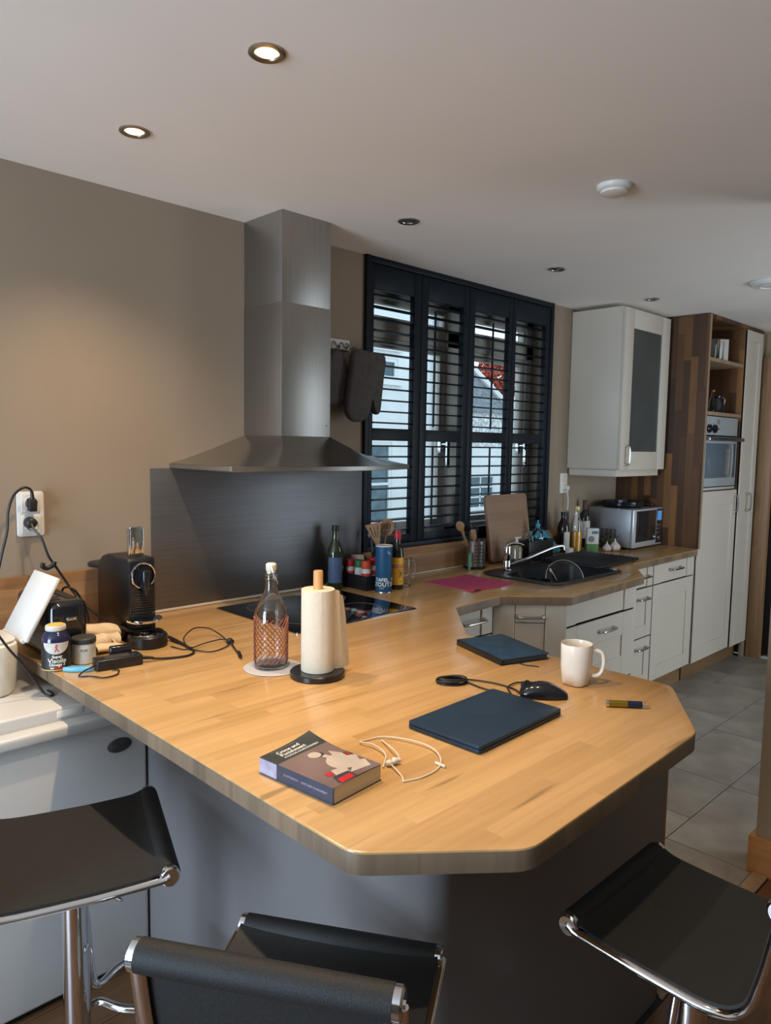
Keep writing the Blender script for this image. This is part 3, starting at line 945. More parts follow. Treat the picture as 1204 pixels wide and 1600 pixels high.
# narrow drawer stack and right base unit
t = thing('narrow_drawer_unit', 'narrow grey three-drawer unit just right of the sink unit', 'kitchen unit', (4.05, -.3, .13))
carcass(t, 3.87, 4.228, -.564, -.005, .13, CT - .0405)
for z0, z1, zh in ((.742, .866, .806), (.438, .735, .674), (.135, .431, .372)):
    d = shaker(t, 3.885, 4.224, z0, z1, -.585, 'drawer', .07, top=0 if z0 > .7 else None); handle(d, (4.10, -.585, zh), 'H', .13)
t = thing('base_unit', 'grey base unit with one drawer above a framed door, beside the tall walnut panel', 'kitchen unit', (4.52, -.3, .13))
carcass(t, 4.23, 4.812, -.564, -.005, .13, CT - .0405)
d = shaker(t, 4.236, 4.808, .742, .866, -.585, 'drawer', .10, top=0); handle(d, (4.535, -.585, .812), 'H', .15)
d = shaker(t, 4.236, 4.808, .135, .735, -.585, 'door', .09)
b = BM(); box(b, 2.3, 3.55, -.62, -.60, .0005, .128); box(b, 3.55, 4.812, -.525, -.505, .0005, .128)
solo('plinth', b, 'plinth', 'brown wooden plinth below the grey base units', 'plinth', (4, -.52, 0))

# tall unit
t = thing('tall_cupboard', 'tall cupboard with walnut side panel, open shelves, built-in oven and grey doors', 'cupboard', (5.28, -.3, .0))
b = BM(); box(b, 4.815, 4.838, -.605, -.001, CT + .0005, 2.432, .0012); obj('side_panel', b, 'walnut', t, True, label='walnut block side panel')
b = BM(); box(b, 4.815, 4.838, -.585, -.001, .131, CT, .001); obj('lower_side', b, 'cab', t, True)
b = BM(); box(b, 4.8145, 4.8385, -.6075, -.6045, CT, 2.432); obj('edge_strip', b, 'oakedge', t, True, label='pale edge strip')
b = BM(); box(b, 4.838, 5.79, -.60, -.001, 2.412, 2.438, .001); obj('top_board', b, 'walnut', t, True)
b = BM(); box(b, 5.445, 5.462, -.597, -.001, .13, 2.412, .001); obj('divider', b, 'walnut', t, True)
b = BM(); box(b, 4.838, 5.445, -.03, -.005, 1.30, 2.412); obj('back_board', b, 'walnut', t, True)
b = BM(); box(b, 4.838, 5.445, -.595, -.03, 2.142, 2.166, .001); obj('shelf', b, 'oakedge', t, True)
b = BM(); box(b, 4.838, 5.445, -.60, -.03, 1.792, 1.815, .001); obj('shelf', b, 'oakedge', t, True)
b = BM(); box(b, 4.838, 5.445, -.58, -.03, 1.292, 1.309, .001); obj('shelf', b, 'cab', t, True)
b = BM(); box(b, 4.838, 5.445, -.578, -.03, .13, 1.292); obj('carcass', b, 'gap', t, True)
d = shaker(t, 4.818, 5.443, .137, 1.286, -.60, 'door', .08, top=.10); handle(d, (5.402, -.60, 1.187), 'V', .12)
b = BM(); box(b, 5.462, 5.775, -.575, -.005, .13, 2.410); obj('carcass', b, 'gap', t, True)
d = shaker(t, 5.450, 5.745, .137, 2.405, -.615, 'door', .07); handle(d, (5.605, -.615, 1.19), 'V', .12)
b = BM(); box(b, 5.75, 5.848, -.59, -.57, .0, 2.438); obj('filler', b, 'wall_dark', t, True)

b = BM(); box(b, 4.84, 5.79, -.525, -.505, .0005, .128); obj('plinth', b, 'plinth', t, True)

# oven
t = thing('oven', 'built-in steel oven with dark glass door in the tall cupboard', 'oven', (5.13, -.3, 1.31))
b = BM(); box(b, 4.842, 5.440, -.57, -.05, 1.311, 1.788); obj('body', b, 'black', t, True)
b = BM(); box(b, 4.843, 5.395, -.598, -.57, 1.662, 1.785, .002); obj('control_panel', b, 'ovensteel', t, True)
b = BM(); box(b, 4.843, 5.395, -.60, -.571, 1.318, 1.652, .002); od = obj('oven_door', b, 'ovensteel', t, True)
b = BM(); box(b, 4.865, 5.37, -.6022, -.599, 1.375, 1.607, .001); obj('door_glass', b, 'oven_glass', od, True)
b = BM(); box(b, 4.915, 5.29, -.6032, -.602, 1.395, 1.572, .0005); obj('inner_glass', b, 'oven_glass', od, True)
b = BM(); box(b, 4.845, 5.44, -.635, -.618, 1.624, 1.648, .004); box(b, 4.87, 4.90, -.62, -.60, 1.628, 1.644); box(b, 5.35, 5.38, -.62, -.60, 1.628, 1.644); obj('handle', b, 'satin', od, True)
for xx in (4.895, 4.985):
    b = BM(); cyl(b, (xx, -.598, 1.703), (xx, -.612, 1.703), .030, .027, 24); cyl(b, (xx, -.611, 1.703), (xx, -.622, 1.703), .011, .010, 12); obj('knob', b, 'blackgloss', t, True)
b = BM(); box(b, 5.03, 5.085, -.5995, -.598, 1.698, 1.710); box(b, 5.03, 5.075, -.5995, -.598, 1.735, 1.765); obj('display', b, 'textgrey', t, True)

# wall cabinet
t = thing('wall_cabinet', 'pale grey wall cabinet with one frosted glass door above the microwave', 'cupboard', (4.48, -.18, 1.39))
b = BM(); box(b, 4.160, 4.805, -.35, -.002, 1.432, 2.420, .0015); obj('body', b, 'cab', t, True)
b = BM(); box(b, 4.172, 4.735, -.342, -.01, 1.388, 1.430, .0015); obj('light_pelmet', b, 'cab', t, True)
b = BM()
y0, y1, x0, x1, z0, z1, f = -.372, -.352, 4.157, 4.755, 1.430, 2.412, .105
box(b, x0, x0 + f, y0, y1, z0, z1, .0015); box(b, x1 - f, x1, y0, y1, z0, z1, .0015)
box(b, x0 + f, x1 - f, y0, y1, z0, z0 + .115, .0015); box(b, x0 + f, x1 - f, y0, y1, z1 - .115, z1, .0015)
d = obj('door', b, 'cab', t, True)
b = BM(); box(b, x0 + f - .005, x1 - f + .005, -.364, -.3605, z0 + .11, z1 - .11); obj('glass', b, 'frost', d, True, label='frosted grey glass')
handle(d, (4.222, -.372, 1.522), 'V', .115)

# ================================================================== CHEST FREEZER
t = thing('chest_freezer', 'white chest freezer with oval badge, half under the worktop at left', 'freezer', (.40, -.32, 0))
b = BM(); box(b, -.16, .966, -.600, -.03, .02, .772, .012, 3); obj('body', b, 'freezer', t, True)
b = BM(); box(b, -.14, .95, -.58, -.05, .0005, .021); obj('foot_base', b, 'black', t, True)
b = BM(); box(b, -.16, .966, -.578, -.03, .776, .835, .008, 3); ld = obj('lid', b, 'freezer', t, True)
b = BM(); box(b, -.165, .967, -.632, -.579, .768, .802, .009, 3); obj('lid_lip', b, 'freezer', ld, True)
b = BM(); box(b, .72, .79, -.5795, -.576, .808, .826, .001); obj('latch', b, 'offwhite', ld, True)
b = BM(); lathe(b, [(.0, .0035), (.9, .0035), (1., .001), (1., 0)][::-1], 28, mx=Matrix.Translation((.882, -.6005, .694)) @ Matrix.Rotation(R(90), 4, 'X') @ Matrix.Diagonal((.036, .021, 1, 1)))
obj('badge', b, 'greylid', t, True, label='dark oval badge')

# ================================================================== BAR STOOLS
def stool(name_label, loc, rz, hw=.19, ext=0., pole=(0, 0)):
    t = thing('bar_stool', name_label, 'stool', (*loc, 0), rz, 'black bar stools round the peninsula')
    ZS = .66
    path = [(.18, 0, ZS), (.10, 0, ZS - .006), (.0, 0, ZS - .010), (-.09 - ext, 0, ZS - .008), (-.138 - ext, 0, ZS + .02), (-.158 - ext, 0, ZS + .08), (-.172 - ext, 0, ZS + .15), (-.18 - ext, 0, ZS + .20)]
    P = cr(path, 6)
    # sling
    b = BM()
    w = hw - .006
    offs = []
    for i, p in enumerate(P):
        tg = (P[min(i + 1, len(P) - 1)] - P[max(i - 1, 0)]).normalized()
        nrm = Vector((tg.z, 0, -tg.x))
        if nrm.z < 0 and i < 20: nrm = -nrm
        offs.append((p, nrm))
    rows_ = []
    for p, n in offs:
        up = n if n.dot(Vector((.3, 0, 1))) > 0 else -n
        e_ = max(0, 1 - (p - P[0]).length / .05)
        a = p + up * (.009 + .0135 * e_ * e_)
        rows_.append((a, a - up * .005))
    rings = []
    for a, c in rows_:
        ring = []
        for k in range(9):
            y = -w + 2 * w * k / 8
            sag = -.005 * (1 - (y / w) ** 2) if ZS - .05 < a.z < ZS + .03 else -.003 * (1 - (y / w) ** 2)
            ring.append((a.x, y, a.z + sag))
        for k in range(8, -1, -1):
            y = -w + 2 * w * k / 8
            sag = -.005 * (1 - (y / w) ** 2) if ZS - .05 < a.z < ZS + .03 else -.003 * (1 - (y / w) ** 2)
            ring.append((c.x, y, c.z + sag))
        rings.append(ring)
    loft(b, rings, True, True)
    obj('sling_seat', b, 'sling', t)
    for x, z, nm in ((.18, ZS, 'front_roll'), (-.18 - ext, ZS + .2, 'back_roll')):
        b = BM(); cyl(b, (x, -hw + .012, z), (x, hw - .012, z), .0225, n=24); r_ = obj(nm, b, 'sling', t)
        for s in (-1, 1):
            b = BM()
            tube(b, [(x, s * (hw - .013), z), (x, s * (hw - .002), z), (x, s * hw, z), (x, s * (hw + .001), z)], .02, 24, rad=[.0215, .0215, .0185, .0175])
            cyl(b, (x, s * hw, z), (x, s * (hw + .003), z), .006, n=6)
            obj('end_cap', b, 'chrome', r_)
    for s in (-1, 1):
        b = BM()
        pp = [Vector((p.x, s * (hw - .006), p.z - .004)) for p in P]
        pp[0].z += .006
        tube(b, pp, .0085, 12, flat=1.5, up=(0, 1, 0) if False else None)
        obj('side_tube', b, 'chrome', t)
    b = BM()
    for xx in (-.06, .06): cyl(b, (xx, -.12, ZS - .040), (xx, .12, ZS - .040), .009, n=12)
    box(b, -.08, .08, -.07, .07, ZS - .066, ZS - .052, .004); obj('seat_bracket', b, 'chrome', t)
    px, py = pole
    b = BM(); cyl(b, (px, py, .018), (px, py, ZS - .066), .0285, n=28); obj('pole', b, 'chrome', t)
    b = BM(); lathe(b, [(.0, .0005), (.20, .0005), (.205, .006), (.17, .014), (.05, .022), (.030, .035)], 48, (px, py)); obj('base', b, 'chrome', t)
    b = BM()
    fz = .30
    tube(b, cr([(px + .012, py + .036, ZS - .07), (px + .022, py + .037, .48), (px + .034, py + .03, .33), (px + .05, py + .03, fz), (px + .10, py + .075, fz), (px + .19, py + .10, fz), (px + .21, py, fz), (px + .19, py - .10, fz), (px + .10, py - .075, fz), (px + .05, py - .03, fz), (px + .03, py - .032, fz)], 5), .0085, 10)
    obj('footrest', b, 'chrome', t)
    b = BM(); tube(b, cr([(px + .03, py - .01, ZS - .07), (px + .06, py - .06, ZS - .085), (px + .09, py - .12, ZS - .075)], 5), .004, 8); obj('height_lever', b, 'chrome', t)
    return t
stool('black mesh bar stool with chrome post at left, beside the white freezer', (.60, -.986), R(-19.9), .20, .06)
stool('black mesh bar stool at bottom centre, its rolled backrest towards the camera', (.675, -1.72), R(32.7), .19)
stool('black mesh bar stool at lower right, in front of the tiled floor', (1.36, -2.065), R(90), .19, pole=(0, .04))

# ================================================================== COFFEE CORNER
# coffee machine
t = thing('coffee_machine', 'black capsule coffee machine with chrome lever standing by the splashback', 'coffee machine', (1.074, -.24, CT))
x0, x1 = 1.028, 1.121
side = [(-.36, .945), (-.36, 1.172), (-.352, 1.184), (-.31, 1.186), (-.27, 1.182), (-.235, 1.186), (-.20, 1.186), (-.165, 1.176), (-.14, 1.158), (-.125, 1.13), (-.122, 1.08), (-.122, .912), (-.30, .912), (-.33, .945)]
b = BM()
prism(b, side, x0, x1, .006, seg=2, mx=Matrix(((0, 0, 1, 0), (1, 0, 0, 0), (0, 1, 0, 0), (0, 0, 0, 1)))); obj('body', b, 'black', t, True)
b = BM(); box(b, x0 + .004, x1 - .004, -.364, -.356, 1.00, 1.178, .003); fp = obj('front_panel', b, 'blackgloss', t, True)
b = BM()
for i in range(9): box(b, x0 + .008, x1 - .008, -.3675, -.363, 1.008 + i * .0085, 1.0125 + i * .0085, .0008, 1)
obj('grille', b, 'black', fp, True)
b = BM()
cx, cz, rr = 1.0745, 1.130, .0395
arc = [(cx + rr * math.cos(R(a)), -.368, cz + rr * math.sin(R(a))) for a in range(-50, 262, 12)]
tube(b, arc, .0032, 8); obj('chrome_ring', b, 'chrome', fp, True)
b = BM(); box(b, cx - .012, cx + .012, -.395, -.364, 1.085, 1.150, .006, 3); cyl(b, (cx, -.385, 1.088), (cx, -.385, 1.070), .009, .007, 14); obj('spout', b, 'blackgloss', t, True)
b = BM(); box(b, cx - .021, cx + .021, -.322, -.313, 1.184, 1.285, .004, 3); box(b, cx - .026, cx - .018, -.324, -.306, 1.182, 1.280, .003); box(b, cx + .018, cx + .026, -.324, -.306, 1.182, 1.280, .003); obj('lever', b, 'chrome', t, True)
b = BM(); prism(b, [(cx - .055, -.362), (cx + .055, -.362)] + [(cx + .055 * math.cos(R(a)), -.375 - .05 * math.sin(R(a))) for a in range(0, 181, 15)], .984, .993, .001); obj('cup_stand', b, 'chrome', t, True)
b = BM(); lathe(b, [(.0, .9105), (.058, .9105), (.061, .914), (.061, .944), (.057, .949), (.051, .949), (.049, .945), (.0, .945)], 36, (cx - .006, -.405)); dt = obj('drip_tray', b, 'black', t, True)
b = BM()
for r_ in (.012, .026, .040): shell(b, [(r_, .9452), (r_ + .003, .9475), (r_ + .006, .9452)], 28, (cx - .006, -.405))
obj('drip_grid', b, 'chrome', dt, True)
b = BM(); box(b, x0 + .003, x1 - .003, -.118, -.022, .915, 1.125, .006); obj('water_tank', b, 'glass', t, True, label='clear water tank')
b = BM(); lathe(b, [(.0, 1.125), (.052, 1.125), (.055, 1.131), (.050, 1.139), (.0, 1.141)], 28, (cx, -.072), ); obj('tank_lid', b, 'black', t, True)

# toaster
t = thing('toaster', 'glossy black toaster behind the supplement bottle', 'toaster', (.81, -.27, CT))
b = BM(); prism(b, rrect(.768, .884, -.405, -.11, .03, 5), CT + .008, 1.086, .022, seg=4); obj('body', b, 'blackgloss', t, True)
b = BM(); box(b, .778, .874, -.395, -.12, CT + .0005, CT + .0085, .001); obj('foot', b, 'black', t, True)
for xx in (.802, .850):
    b = BM(); box(b, xx - .014, xx + .014, -.36, -.15, 1.0845, 1.0872); obj('slot', b, 'gap', t, True)
b = BM(); box(b, .811, .841, -.4195, -.404, 1.03, 1.042, .004); obj('lever', b, 'chrome', t, True)

# bin with open lid
t = thing('lidded_bin', 'cream plastic bin with its lid swung open, standing on the freezer', 'bin', (.56, -.30, .835))
b = BM()
rings = []
for z, e, r in ((.8355, -.022, .05), (.838, -.012, .055), (.86, -.006, .055), (.965, .0, .055), (.980, -.002, .055), (.987, -.012, .05)):
    rings.append([(x, y, z) for x, y in rrect(.40 - e, .695 + e, -.405 - e, -.20 + e, r, 6)])
loft(b, rings); fix(b); obj('body', b, 'offwhite', t, True)
b = BM(); prism(b, rrect(.41, .69, -.395, -.21, .05, 5), .987, .993, .002); obj('rim', b, 'white', t, True)
b = BM()
ln = math.hypot(.095, .175)
box(b, 0, .012, -.095, .095, 0, ln, .004, 2)
xf(b, Matrix.Translation((.700, -.305, .985)) @ Matrix.Rotation(math.atan2(.095, .175), 4, 'Y'))
obj('lid', b, 'white', t, True)
b = BM(); cyl(b, (.700, -.39, .984), (.700, -.22, .984), .006, n=12); obj('hinge', b, 'white', t, True)

# supplement bottle
t = thing('supplement_bottle', 'dark supplement bottle with cream-edged yellow cap and white lettering', 'bottle', (.765, -.458, CT))
b = BM(); lathe(b, [(.0, .0005), (.036, .0005), (.039, .004), (.039, .082), (.037, .094), (.030, .106), (.025, .111), (.0, .112)], 36); obj('bottle', b, 'navybottle', t)
AV = math.atan2(-2.5675 + .458, -.765)           # towards the camera
b = BM(); patch_cyl(b, .0394, AV - 1.9, AV + 1.9, .006, .083, 30); obj('label', b, 'labelblack', t, label='black paper label')
b = BM(); patch_cyl(b, .0397, AV - .95, AV + .95, .05, .0825, 20, top=lambda q: .0825, bot=lambda q: .0825 - .032 * math.sqrt(max(0, 1 - (2 * q - 1) ** 2))); obj('label_panel', b, 'labelpaper', t, label='white half-round panel on the label')
b = BM(); patch_cyl(b, .0394, AV - 1.9, AV + 1.9, .0035, .006, 30); obj('label_edge', b, 'yellowtop', t)
for body, sz, z, m in (('Super', .0115, .0435, 'textwhite'), ('Visolie', .0185, .0315, 'textwhite'), ('Omega 3', .0115, .0205, 'textwhite')):
    obj('lettering', wrap(text_bm(body, sz, bold=.0004), .0396, AV + .05, z), m, t)
b = BM(); patch_cyl(b, .0397, AV - .15, AV + .55, .0085, .0135, 8); obj('label_bar', b, 'textred', t)
b = BM(); patch_cyl(b, .0397, AV - .42, AV - .17, .0085, .0135, 6); obj('label_bar', b, 'labelpaper', t)
b = BM()
for pts in ([(0, .010), (0, .001), (-.004, -.009)], [(0, .002), (.006, -.008)], [(-.004, .004), (0, .007), (.005, .011)]):
    tube(b, [(x, y, 0) for x, y in pts], .0011, 6)
ball(b, (0, .0125, 0), .0016); obj('emblem', wrap(b, .0398, AV, .066), 'textred', t)
b = BM(); lathe(b, [(.0265, .1125), (.0275, .114), (.0275, .124), (.026, .1265), (.0, .127)], 32); obj('cap', b, 'labelpaper', t)
b = BM(); lathe(b, [(.022, .1265), (.022, .1285), (.0, .1292)], 28); obj('cap_top', b, 'yellowtop', t)

# small grey jar
t = thing('jar', 'small pale-labelled jar with charcoal lid, right of the supplement bottle', 'jar', (.846, -.452, CT))
b = BM(); lathe(b, [(.0, .0005), (.030, .0005), (.0325, .003), (.0325, .060), (.0, .061)], 32); obj('body', b, 'labelpaper', t)
b = BM(); lathe(b, [(.0335, .0605), (.0345, .062), (.0345, .074), (.032, .077), (.0, .078)], 32); obj('lid', b, 'greylid', t)
AV2 = math.atan2(-2.5675 + .452, -.846)
obj('lettering', wrap(text_bm('DLEK', .0085, bold=.0002), .0326, AV2, .043), 'textgrey', t)

# blue lozenge, adapter, cloth, black case
b = BM(); prism(b, [(-.042, -.004), (-.018, -.013), (.025, -.014), (.043, -.002), (.026, .012), (-.02, .013)], .0005, .014, .004, seg=3)
xf(b, Matrix.Rotation(R(-38), 4, 'Z'))
o = solo('plastic_piece', b, 'bluething', 'small sky-blue plastic piece in front of the pale-labelled jar', 'plastic piece'); o.location = (.800, -.527, CT)
t = thing('power_adapter', 'black laptop power adapter brick lying in front of the coffee machine', 'adapter', (.905, -.555, CT), R(-8))
b = BM(); box(b, -.068, .062, -.026, .026, .0005, .031, .004, 3); obj('brick', b, 'black', t)
b = BM(); box(b, -.04, .03, -.018, .018, .0311, .0314); obj('label', b, 'greylid', t)
b = BM()
b_pts = [(.966, -.558, .926), (1.019, -.583, .916), (1.092, -.603, .914), (1.135, -.576, .914), (1.161, -.512, .914), (1.178, -.44, .914), (1.175, -.369, .918), (1.155, -.315, .950), (1.125, -.25, .985), (1.055, -.40, 1.0)]
tube(b, cr([(.97, -.563, .926), (1.019, -.583, .916), (1.092, -.603, .914), (1.135, -.576, .914), (1.150, -.50, .914), (1.16, -.42, .914), (1.16, -.33, .915), (1.145, -.20, .915), (1.135, -.08, .915)], 6), .0036, 8)
solo('cable', b, 'rubber', 'black cable running from the adapter past the coffee machine base', 'cable', (.97, -.563, CT))
b = BM(); cyl(b, (.963, -.563, .926), (1.0, -.577, .921), .0065, .004, 10); solo('cable_sleeve', b, 'rubber', 'tapered black strain relief on the adapter cable', 'cable', (.98, -.57, CT))
def cable(label, pts, r=.0028, k=6, m='rubber', name='cable'):
    b = BM(); tube(b, cr(pts, k), r, 8); return solo(name, b, m, label, 'cable', tuple(pts[0]))
Z = .914
cable('thin black cable looping out over the worktop to a small plug near the grey coaster', [(1.11, -.478, Z), (1.123, -.535, Z), (1.152, -.534, Z), (1.145, -.515, Z + .003), (1.16, -.47, .932), (1.22, -.43, .945), (1.273, -.43, .936), (1.287, -.47, .924), (1.272, -.549, Z + .004)], .0021)
cable('black cable strand, middle one of the loose bundle on the worktop', [(1.134, -.547, Z + .002), (1.202, -.528, .918), (1.265, -.528, .920), (1.274, -.557, .918)], .0021)
cable('black cable strand, nearest one of the loose bundle on the worktop', [(1.141, -.554, Z), (1.171, -.612, Z), (1.228, -.6, Z), (1.264, -.578, .916)], .0021)
t = thing('cable_plug', 'small black plug and cable tie at the end of the loose cable bundle', 'plug', (1.27, -.57, CT))
b = BM(); ball(b, (1.272, -.562, .921), .011, (1, 1, .8), 12, 8); box(b, 1.262, 1.285, -.570, -.556, .913, .923, .002); obj('cable_tie', b, 'rubber', t, True)
b = BM(); tube(b, cr([(1.268, -.575, .919), (1.235, -.66, .914), (1.222, -.69, .915)], 5), .0025, 8); obj('lead', b, 'rubber', t, True)
b = BM(); cyl(b, (1.228, -.682, .917), (1.208, -.722, .917), .0055, n=10); cyl(b, (1.208, -.722, .917), (1.202, -.736, .917), .003, n=8); obj('plug', b, 'rubber', t, True)
cable('thin black cord loops beside the adapter brick', [(.84, -.552, .925), (.801, -.566, .920), (.778, -.586, Z), (.802, -.606, Z), (.822, -.640, Z), (.86, -.638, Z), (.882, -.604, Z), (.87, -.588, Z)], .0022)
t = thing('cloth', 'crumpled beige cloth between the jar and the coffee machine', 'cloth', (.96, -.36, CT))
b = BM()
def roll(x0, x1, y, z, ry, rz_, turns, a0, dx=0., seed=0):
    rings = []
    for i in range(15):
        q = i / 14
        ring = []
        for k in range(27):
            w_ = k / 26
            a = a0 + turns * 2 * PI * w_
            s_ = 1 - .55 * w_
            wob = 1 + .13 * noise.noise(Vector((q * 4, w_ * 6, seed))) + .10 * math.sin(9 * q + seed) * (w_ < .5)
            yy_ = y + ry * s_ * wob * math.cos(a) + .010 * math.sin(3.5 * q + seed)
            zz_ = max(CT + .0012, z + rz_ * s_ * wob * math.sin(a) - .010 * q * q)
            ring.append((x0 + (x1 - x0 + dx * w_) * q + .006 * noise.noise(Vector((w_ * 5, q, seed + 5))), yy_, zz_))
        rings.append(ring)
    loft(b, rings, False, False)
roll(.900, 1.018, -.300, .958, .040, .026, 1.35, R(-60), -.02, 1)
roll(.895, 1.002, -.352, .940, .034, .024, 1.5, R(-40), -.015, 4)
roll(.900, .992, -.402, .926, .034, .0155, 1.3, R(-20), -.02, 7)
rings = []
for i in range(9):
    q = i / 8
    rings.append([(.962 + .030 * q + .010 * w_, -.355 - .105 * w_ + .012 * q, max(CT + .0012, .950 - .036 * w_ ** .7 - .022 * q * q + .004 * math.sin(9 * w_ + 3 * q))) for w_ in [k / 10 for k in range(11)]])
loft(b, rings, False, False)
obj('fabric', b, 'towel', t, True, sharp=80)
b = BM(); box(b, -.030, .034, -.012, .012, .0005, .048, .006, 3)
o = solo('case', b, 'blackgloss', 'small glossy dark case wedged between cloth and adapter brick', 'case'); o.location = (.928, -.510, CT); o.rotation_euler = (0, 0, R(-12))

# wall socket left
t = thing('double_socket', 'white double wall socket with a black plug, left on the taupe wall', 'socket', (.857, -.001, 1.313))
b = BM(); prism(b, rrect(-.043, .043, -.075, .075, .010, 4), 0, .010, .003, mx=Matrix.Rotation(R(90), 4, 'X')); obj('plate', b, 'white', t)
for z in (.036, -.036):
    b = BM(); box(b, -.030, .030, -.014, -.0095, z - .030, z + .030, .002); s_ = obj('insert', b, 'white', t)
    b = BM(); shell(b, [(.0215, -.0005), (.0205, .004), (.020, .0005)], 28, mx=Matrix.Translation((0, -.0138, z)) @ Matrix.Rotation(R(90), 4, 'X')); obj('recess_ring', b, 'offwhite', s_)
t = thing('plug', 'black round plug in the lower half of the left wall socket', 'plug', (.850, -.016, 1.285))
b = BM(); cyl(b, (0, 0, 0), (0, -.022, 0), .0195, .017, 24); ball(b, (0, -.022, 0), .017, (1, .5, 1)); obj('plug_body', b, 'rubber', t)
t = thing('angled_plug', 'black upright plug in the upper half of the left wall socket', 'plug', (.855, -.016, 1.345))
b = BM(); box(b, -.012, .012, -.030, 0, -.022, .018, .004); cyl(b, (0, -.02, .016), (-.002, -.02, .045), .007, .005, 12); obj('plug_body', b, 'rubber', t)
cable('black cord arching up from the upper plug and down along the left edge', [(.853, -.036, 1.385), (.846, -.04, 1.398), (.823, -.045, 1.403), (.793, -.045, 1.377), (.776, -.045, 1.326), (.771, -.045, 1.264), (.755, -.045, 1.199), (.735, -.045, 1.12), (.70, -.05, 1.05)], .0042)
cable('long black cord from the lower plug sloping down towards the coffee machine', [(.846, -.045, 1.283), (.852, -.06, 1.262), (.867, -.075, 1.235), (.884, -.08, 1.179), (.907, -.08, 1.14), (.934, -.08, 1.094), (.966, -.10, 1.035), (.988, -.16, .995), (1.005, -.235, .972), (1.018, -.375, .962)], .0040)
cable('black cord curving along the coffee machine front and over the worktop', [(1.018, -.375, .962), (1.03, -.377, .957), (1.07, -.372, .952), (1.105, -.374, .951), (1.13, -.38, .945), (1.145, -.41, .918), (1.148, -.49, .915), (1.140, -.55, .9155)], .0038)
t = thing('cable_clip', 'black cable clip hanging on the sloping cord', 'clip', (.888, -.088, 1.155))
b = BM(); tube(b, cr([(.866, -.088, 1.157), (.862, -.088, 1.146), (.876, -.088, 1.138), (.896, -.088, 1.146), (.902, -.088, 1.158)], 5), .0075, 10); obj('hook', b, 'rubber', t, True)
cable('black cord arching over the toaster down to the jar', [(.875, -.20, 1.06), (.880, -.22, 1.092), (.900, -.24, 1.09), (.918, -.25, 1.062), (.936, -.26, 1.012), (.938, -.265, .98)], .0034)
cable('black cord trailing in front of the bin on to the freezer lid', [(.58, -.43, 1.08), (.612, -.44, 1.04), (.645, -.44, .985), (.675, -.445, .94), (.705, -.45, .888), (.728, -.462, .846), (.742, -.475, .8385), (.752, -.46, .8385), (.752, -.42, .8385)], .0034)

# ================================================================== PENINSULA OBJECTS
# swing-top bottle on coaster
b = BM(); lathe(b, [(.0, .0005), (.083, .0005), (.085, .002), (.083, .0038), (.0, .0038)], 48)
o = solo('coaster', b, 'coaster', 'round grey felt coaster under the swing-top bottle', 'coaster'); o.location = (1.228, -.862, CT)
t = thing('swing_top_bottle', 'clear swing-top bottle with brown spiral print, on the grey coaster', 'bottle', (1.223, -.858, CT + .004))
prof = [(.040, 0.0005), (.046, .004), (.048, .012), (.048, .150), (.046, .166), (.040, .184), (.030, .203), (.021, .220), (.0175, .236), (.0165, .255), (.019, .258), (.019, .270), (.0165, .273), (.0165, .281)]
inner = [(r - .0028, max(z, .008)) for r, z in prof]
b = BM(); lathe(b, [(0, .0005)] + prof + inner[::-1] + [(0, .008)], 40); obj('glass', b, 'cglass', t)
b = BM()
for k in range(20):
    pts = []
    for i in range(22):
        q = i / 21
        a = 2 * PI * k / 20 + q * 2.35
        pts.append((.0486 * math.cos(a), .0486 * math.sin(a), .020 + q * .128))
    tube(b, pts, .0017, 5)
obj('spiral_print', b, 'spiral', t)
b = BM(); lathe(b, [(.0125, .276), (.0135, .283), (.0155, .286), (.0155, .300), (.012, .304), (.0, .305)], 24); obj('stopper', b, 'stopper', t)
b = BM()
for s in (-1, 1):
    w_ = cr([(.0, s * .0165, .296), (.006, s * .020, .280), (.014, s * .0205, .262), (.018, s * .012, .247), (.020, 0, .243)], 4)
    c_, s_ = math.cos(R(-35)), math.sin(R(-35))
    tube(b, [(p.x * c_ - p.y * s_, p.x * s_ + p.y * c_, p.z) for p in w_], .0012, 6)
obj('wire_bail', b, 'chrome', t)

# kitchen roll
t = thing('kitchen_roll_holder', 'black marble kitchen roll stand with wooden dowel', 'holder', (1.277, -1.005, CT))
b = BM(); lathe(b, [(.0, .0005), (.074, .0005), (.077, .003), (.077, .015), (.074, .018), (.0, .018)], 44); obj('base', b, 'marble', t)
b = BM(); lathe(b, [(.0135, .018), (.0135, .297), (.012, .300), (.0, .3005)], 22); obj('dowel', b, 'dowel', t)
t = thing('kitchen_roll', 'white paper kitchen roll on the stand, last sheet hanging loose', 'kitchen roll', (1.277, -1.005, CT + .0185))
b = BM(); n = 40
prof = [(.0185, .0005), (.046, .0005), (.0465, .003), (.0465, .228), (.046, .230), (.0185, .230)]
lathe(b, prof, 40); 
obj('paper', b, 'paper', t)
b = BM()
rings = []
for k in range(15):
    z = .228 - .226 * k / 14
    ring = []
    fl = (k / 14)
    for i in range(15):
        q = i / 14
        if q < .35:
            a = R(-118 + 73 * q / .35); x, y = .0475 * math.cos(a), .0475 * math.sin(a); dz = 0
        else:
            s_ = (q - .35) / .65
            a = R(-45)
            L_ = (.028 + .030 * fl) * s_
            # leaves the roll tangentially, curling away to the right and back
            x = .0475 * math.cos(a) + L_ * (.80 * math.cos(R(45)) + .75 * math.cos(R(-45))) + .004 * math.sin(7 * s_ + 3 * fl)
            y = .0475 * math.sin(a) + L_ * (.80 * math.sin(R(45)) + .75 * math.sin(R(-45))) + .004 * math.sin(6 * s_ + 2)
            dz = -.022 * s_ ** 1.5 * (1 - fl) - .006 * fl * s_
        ring.append((x, y, max(.001, z + dz)))
    rings.append(ring)
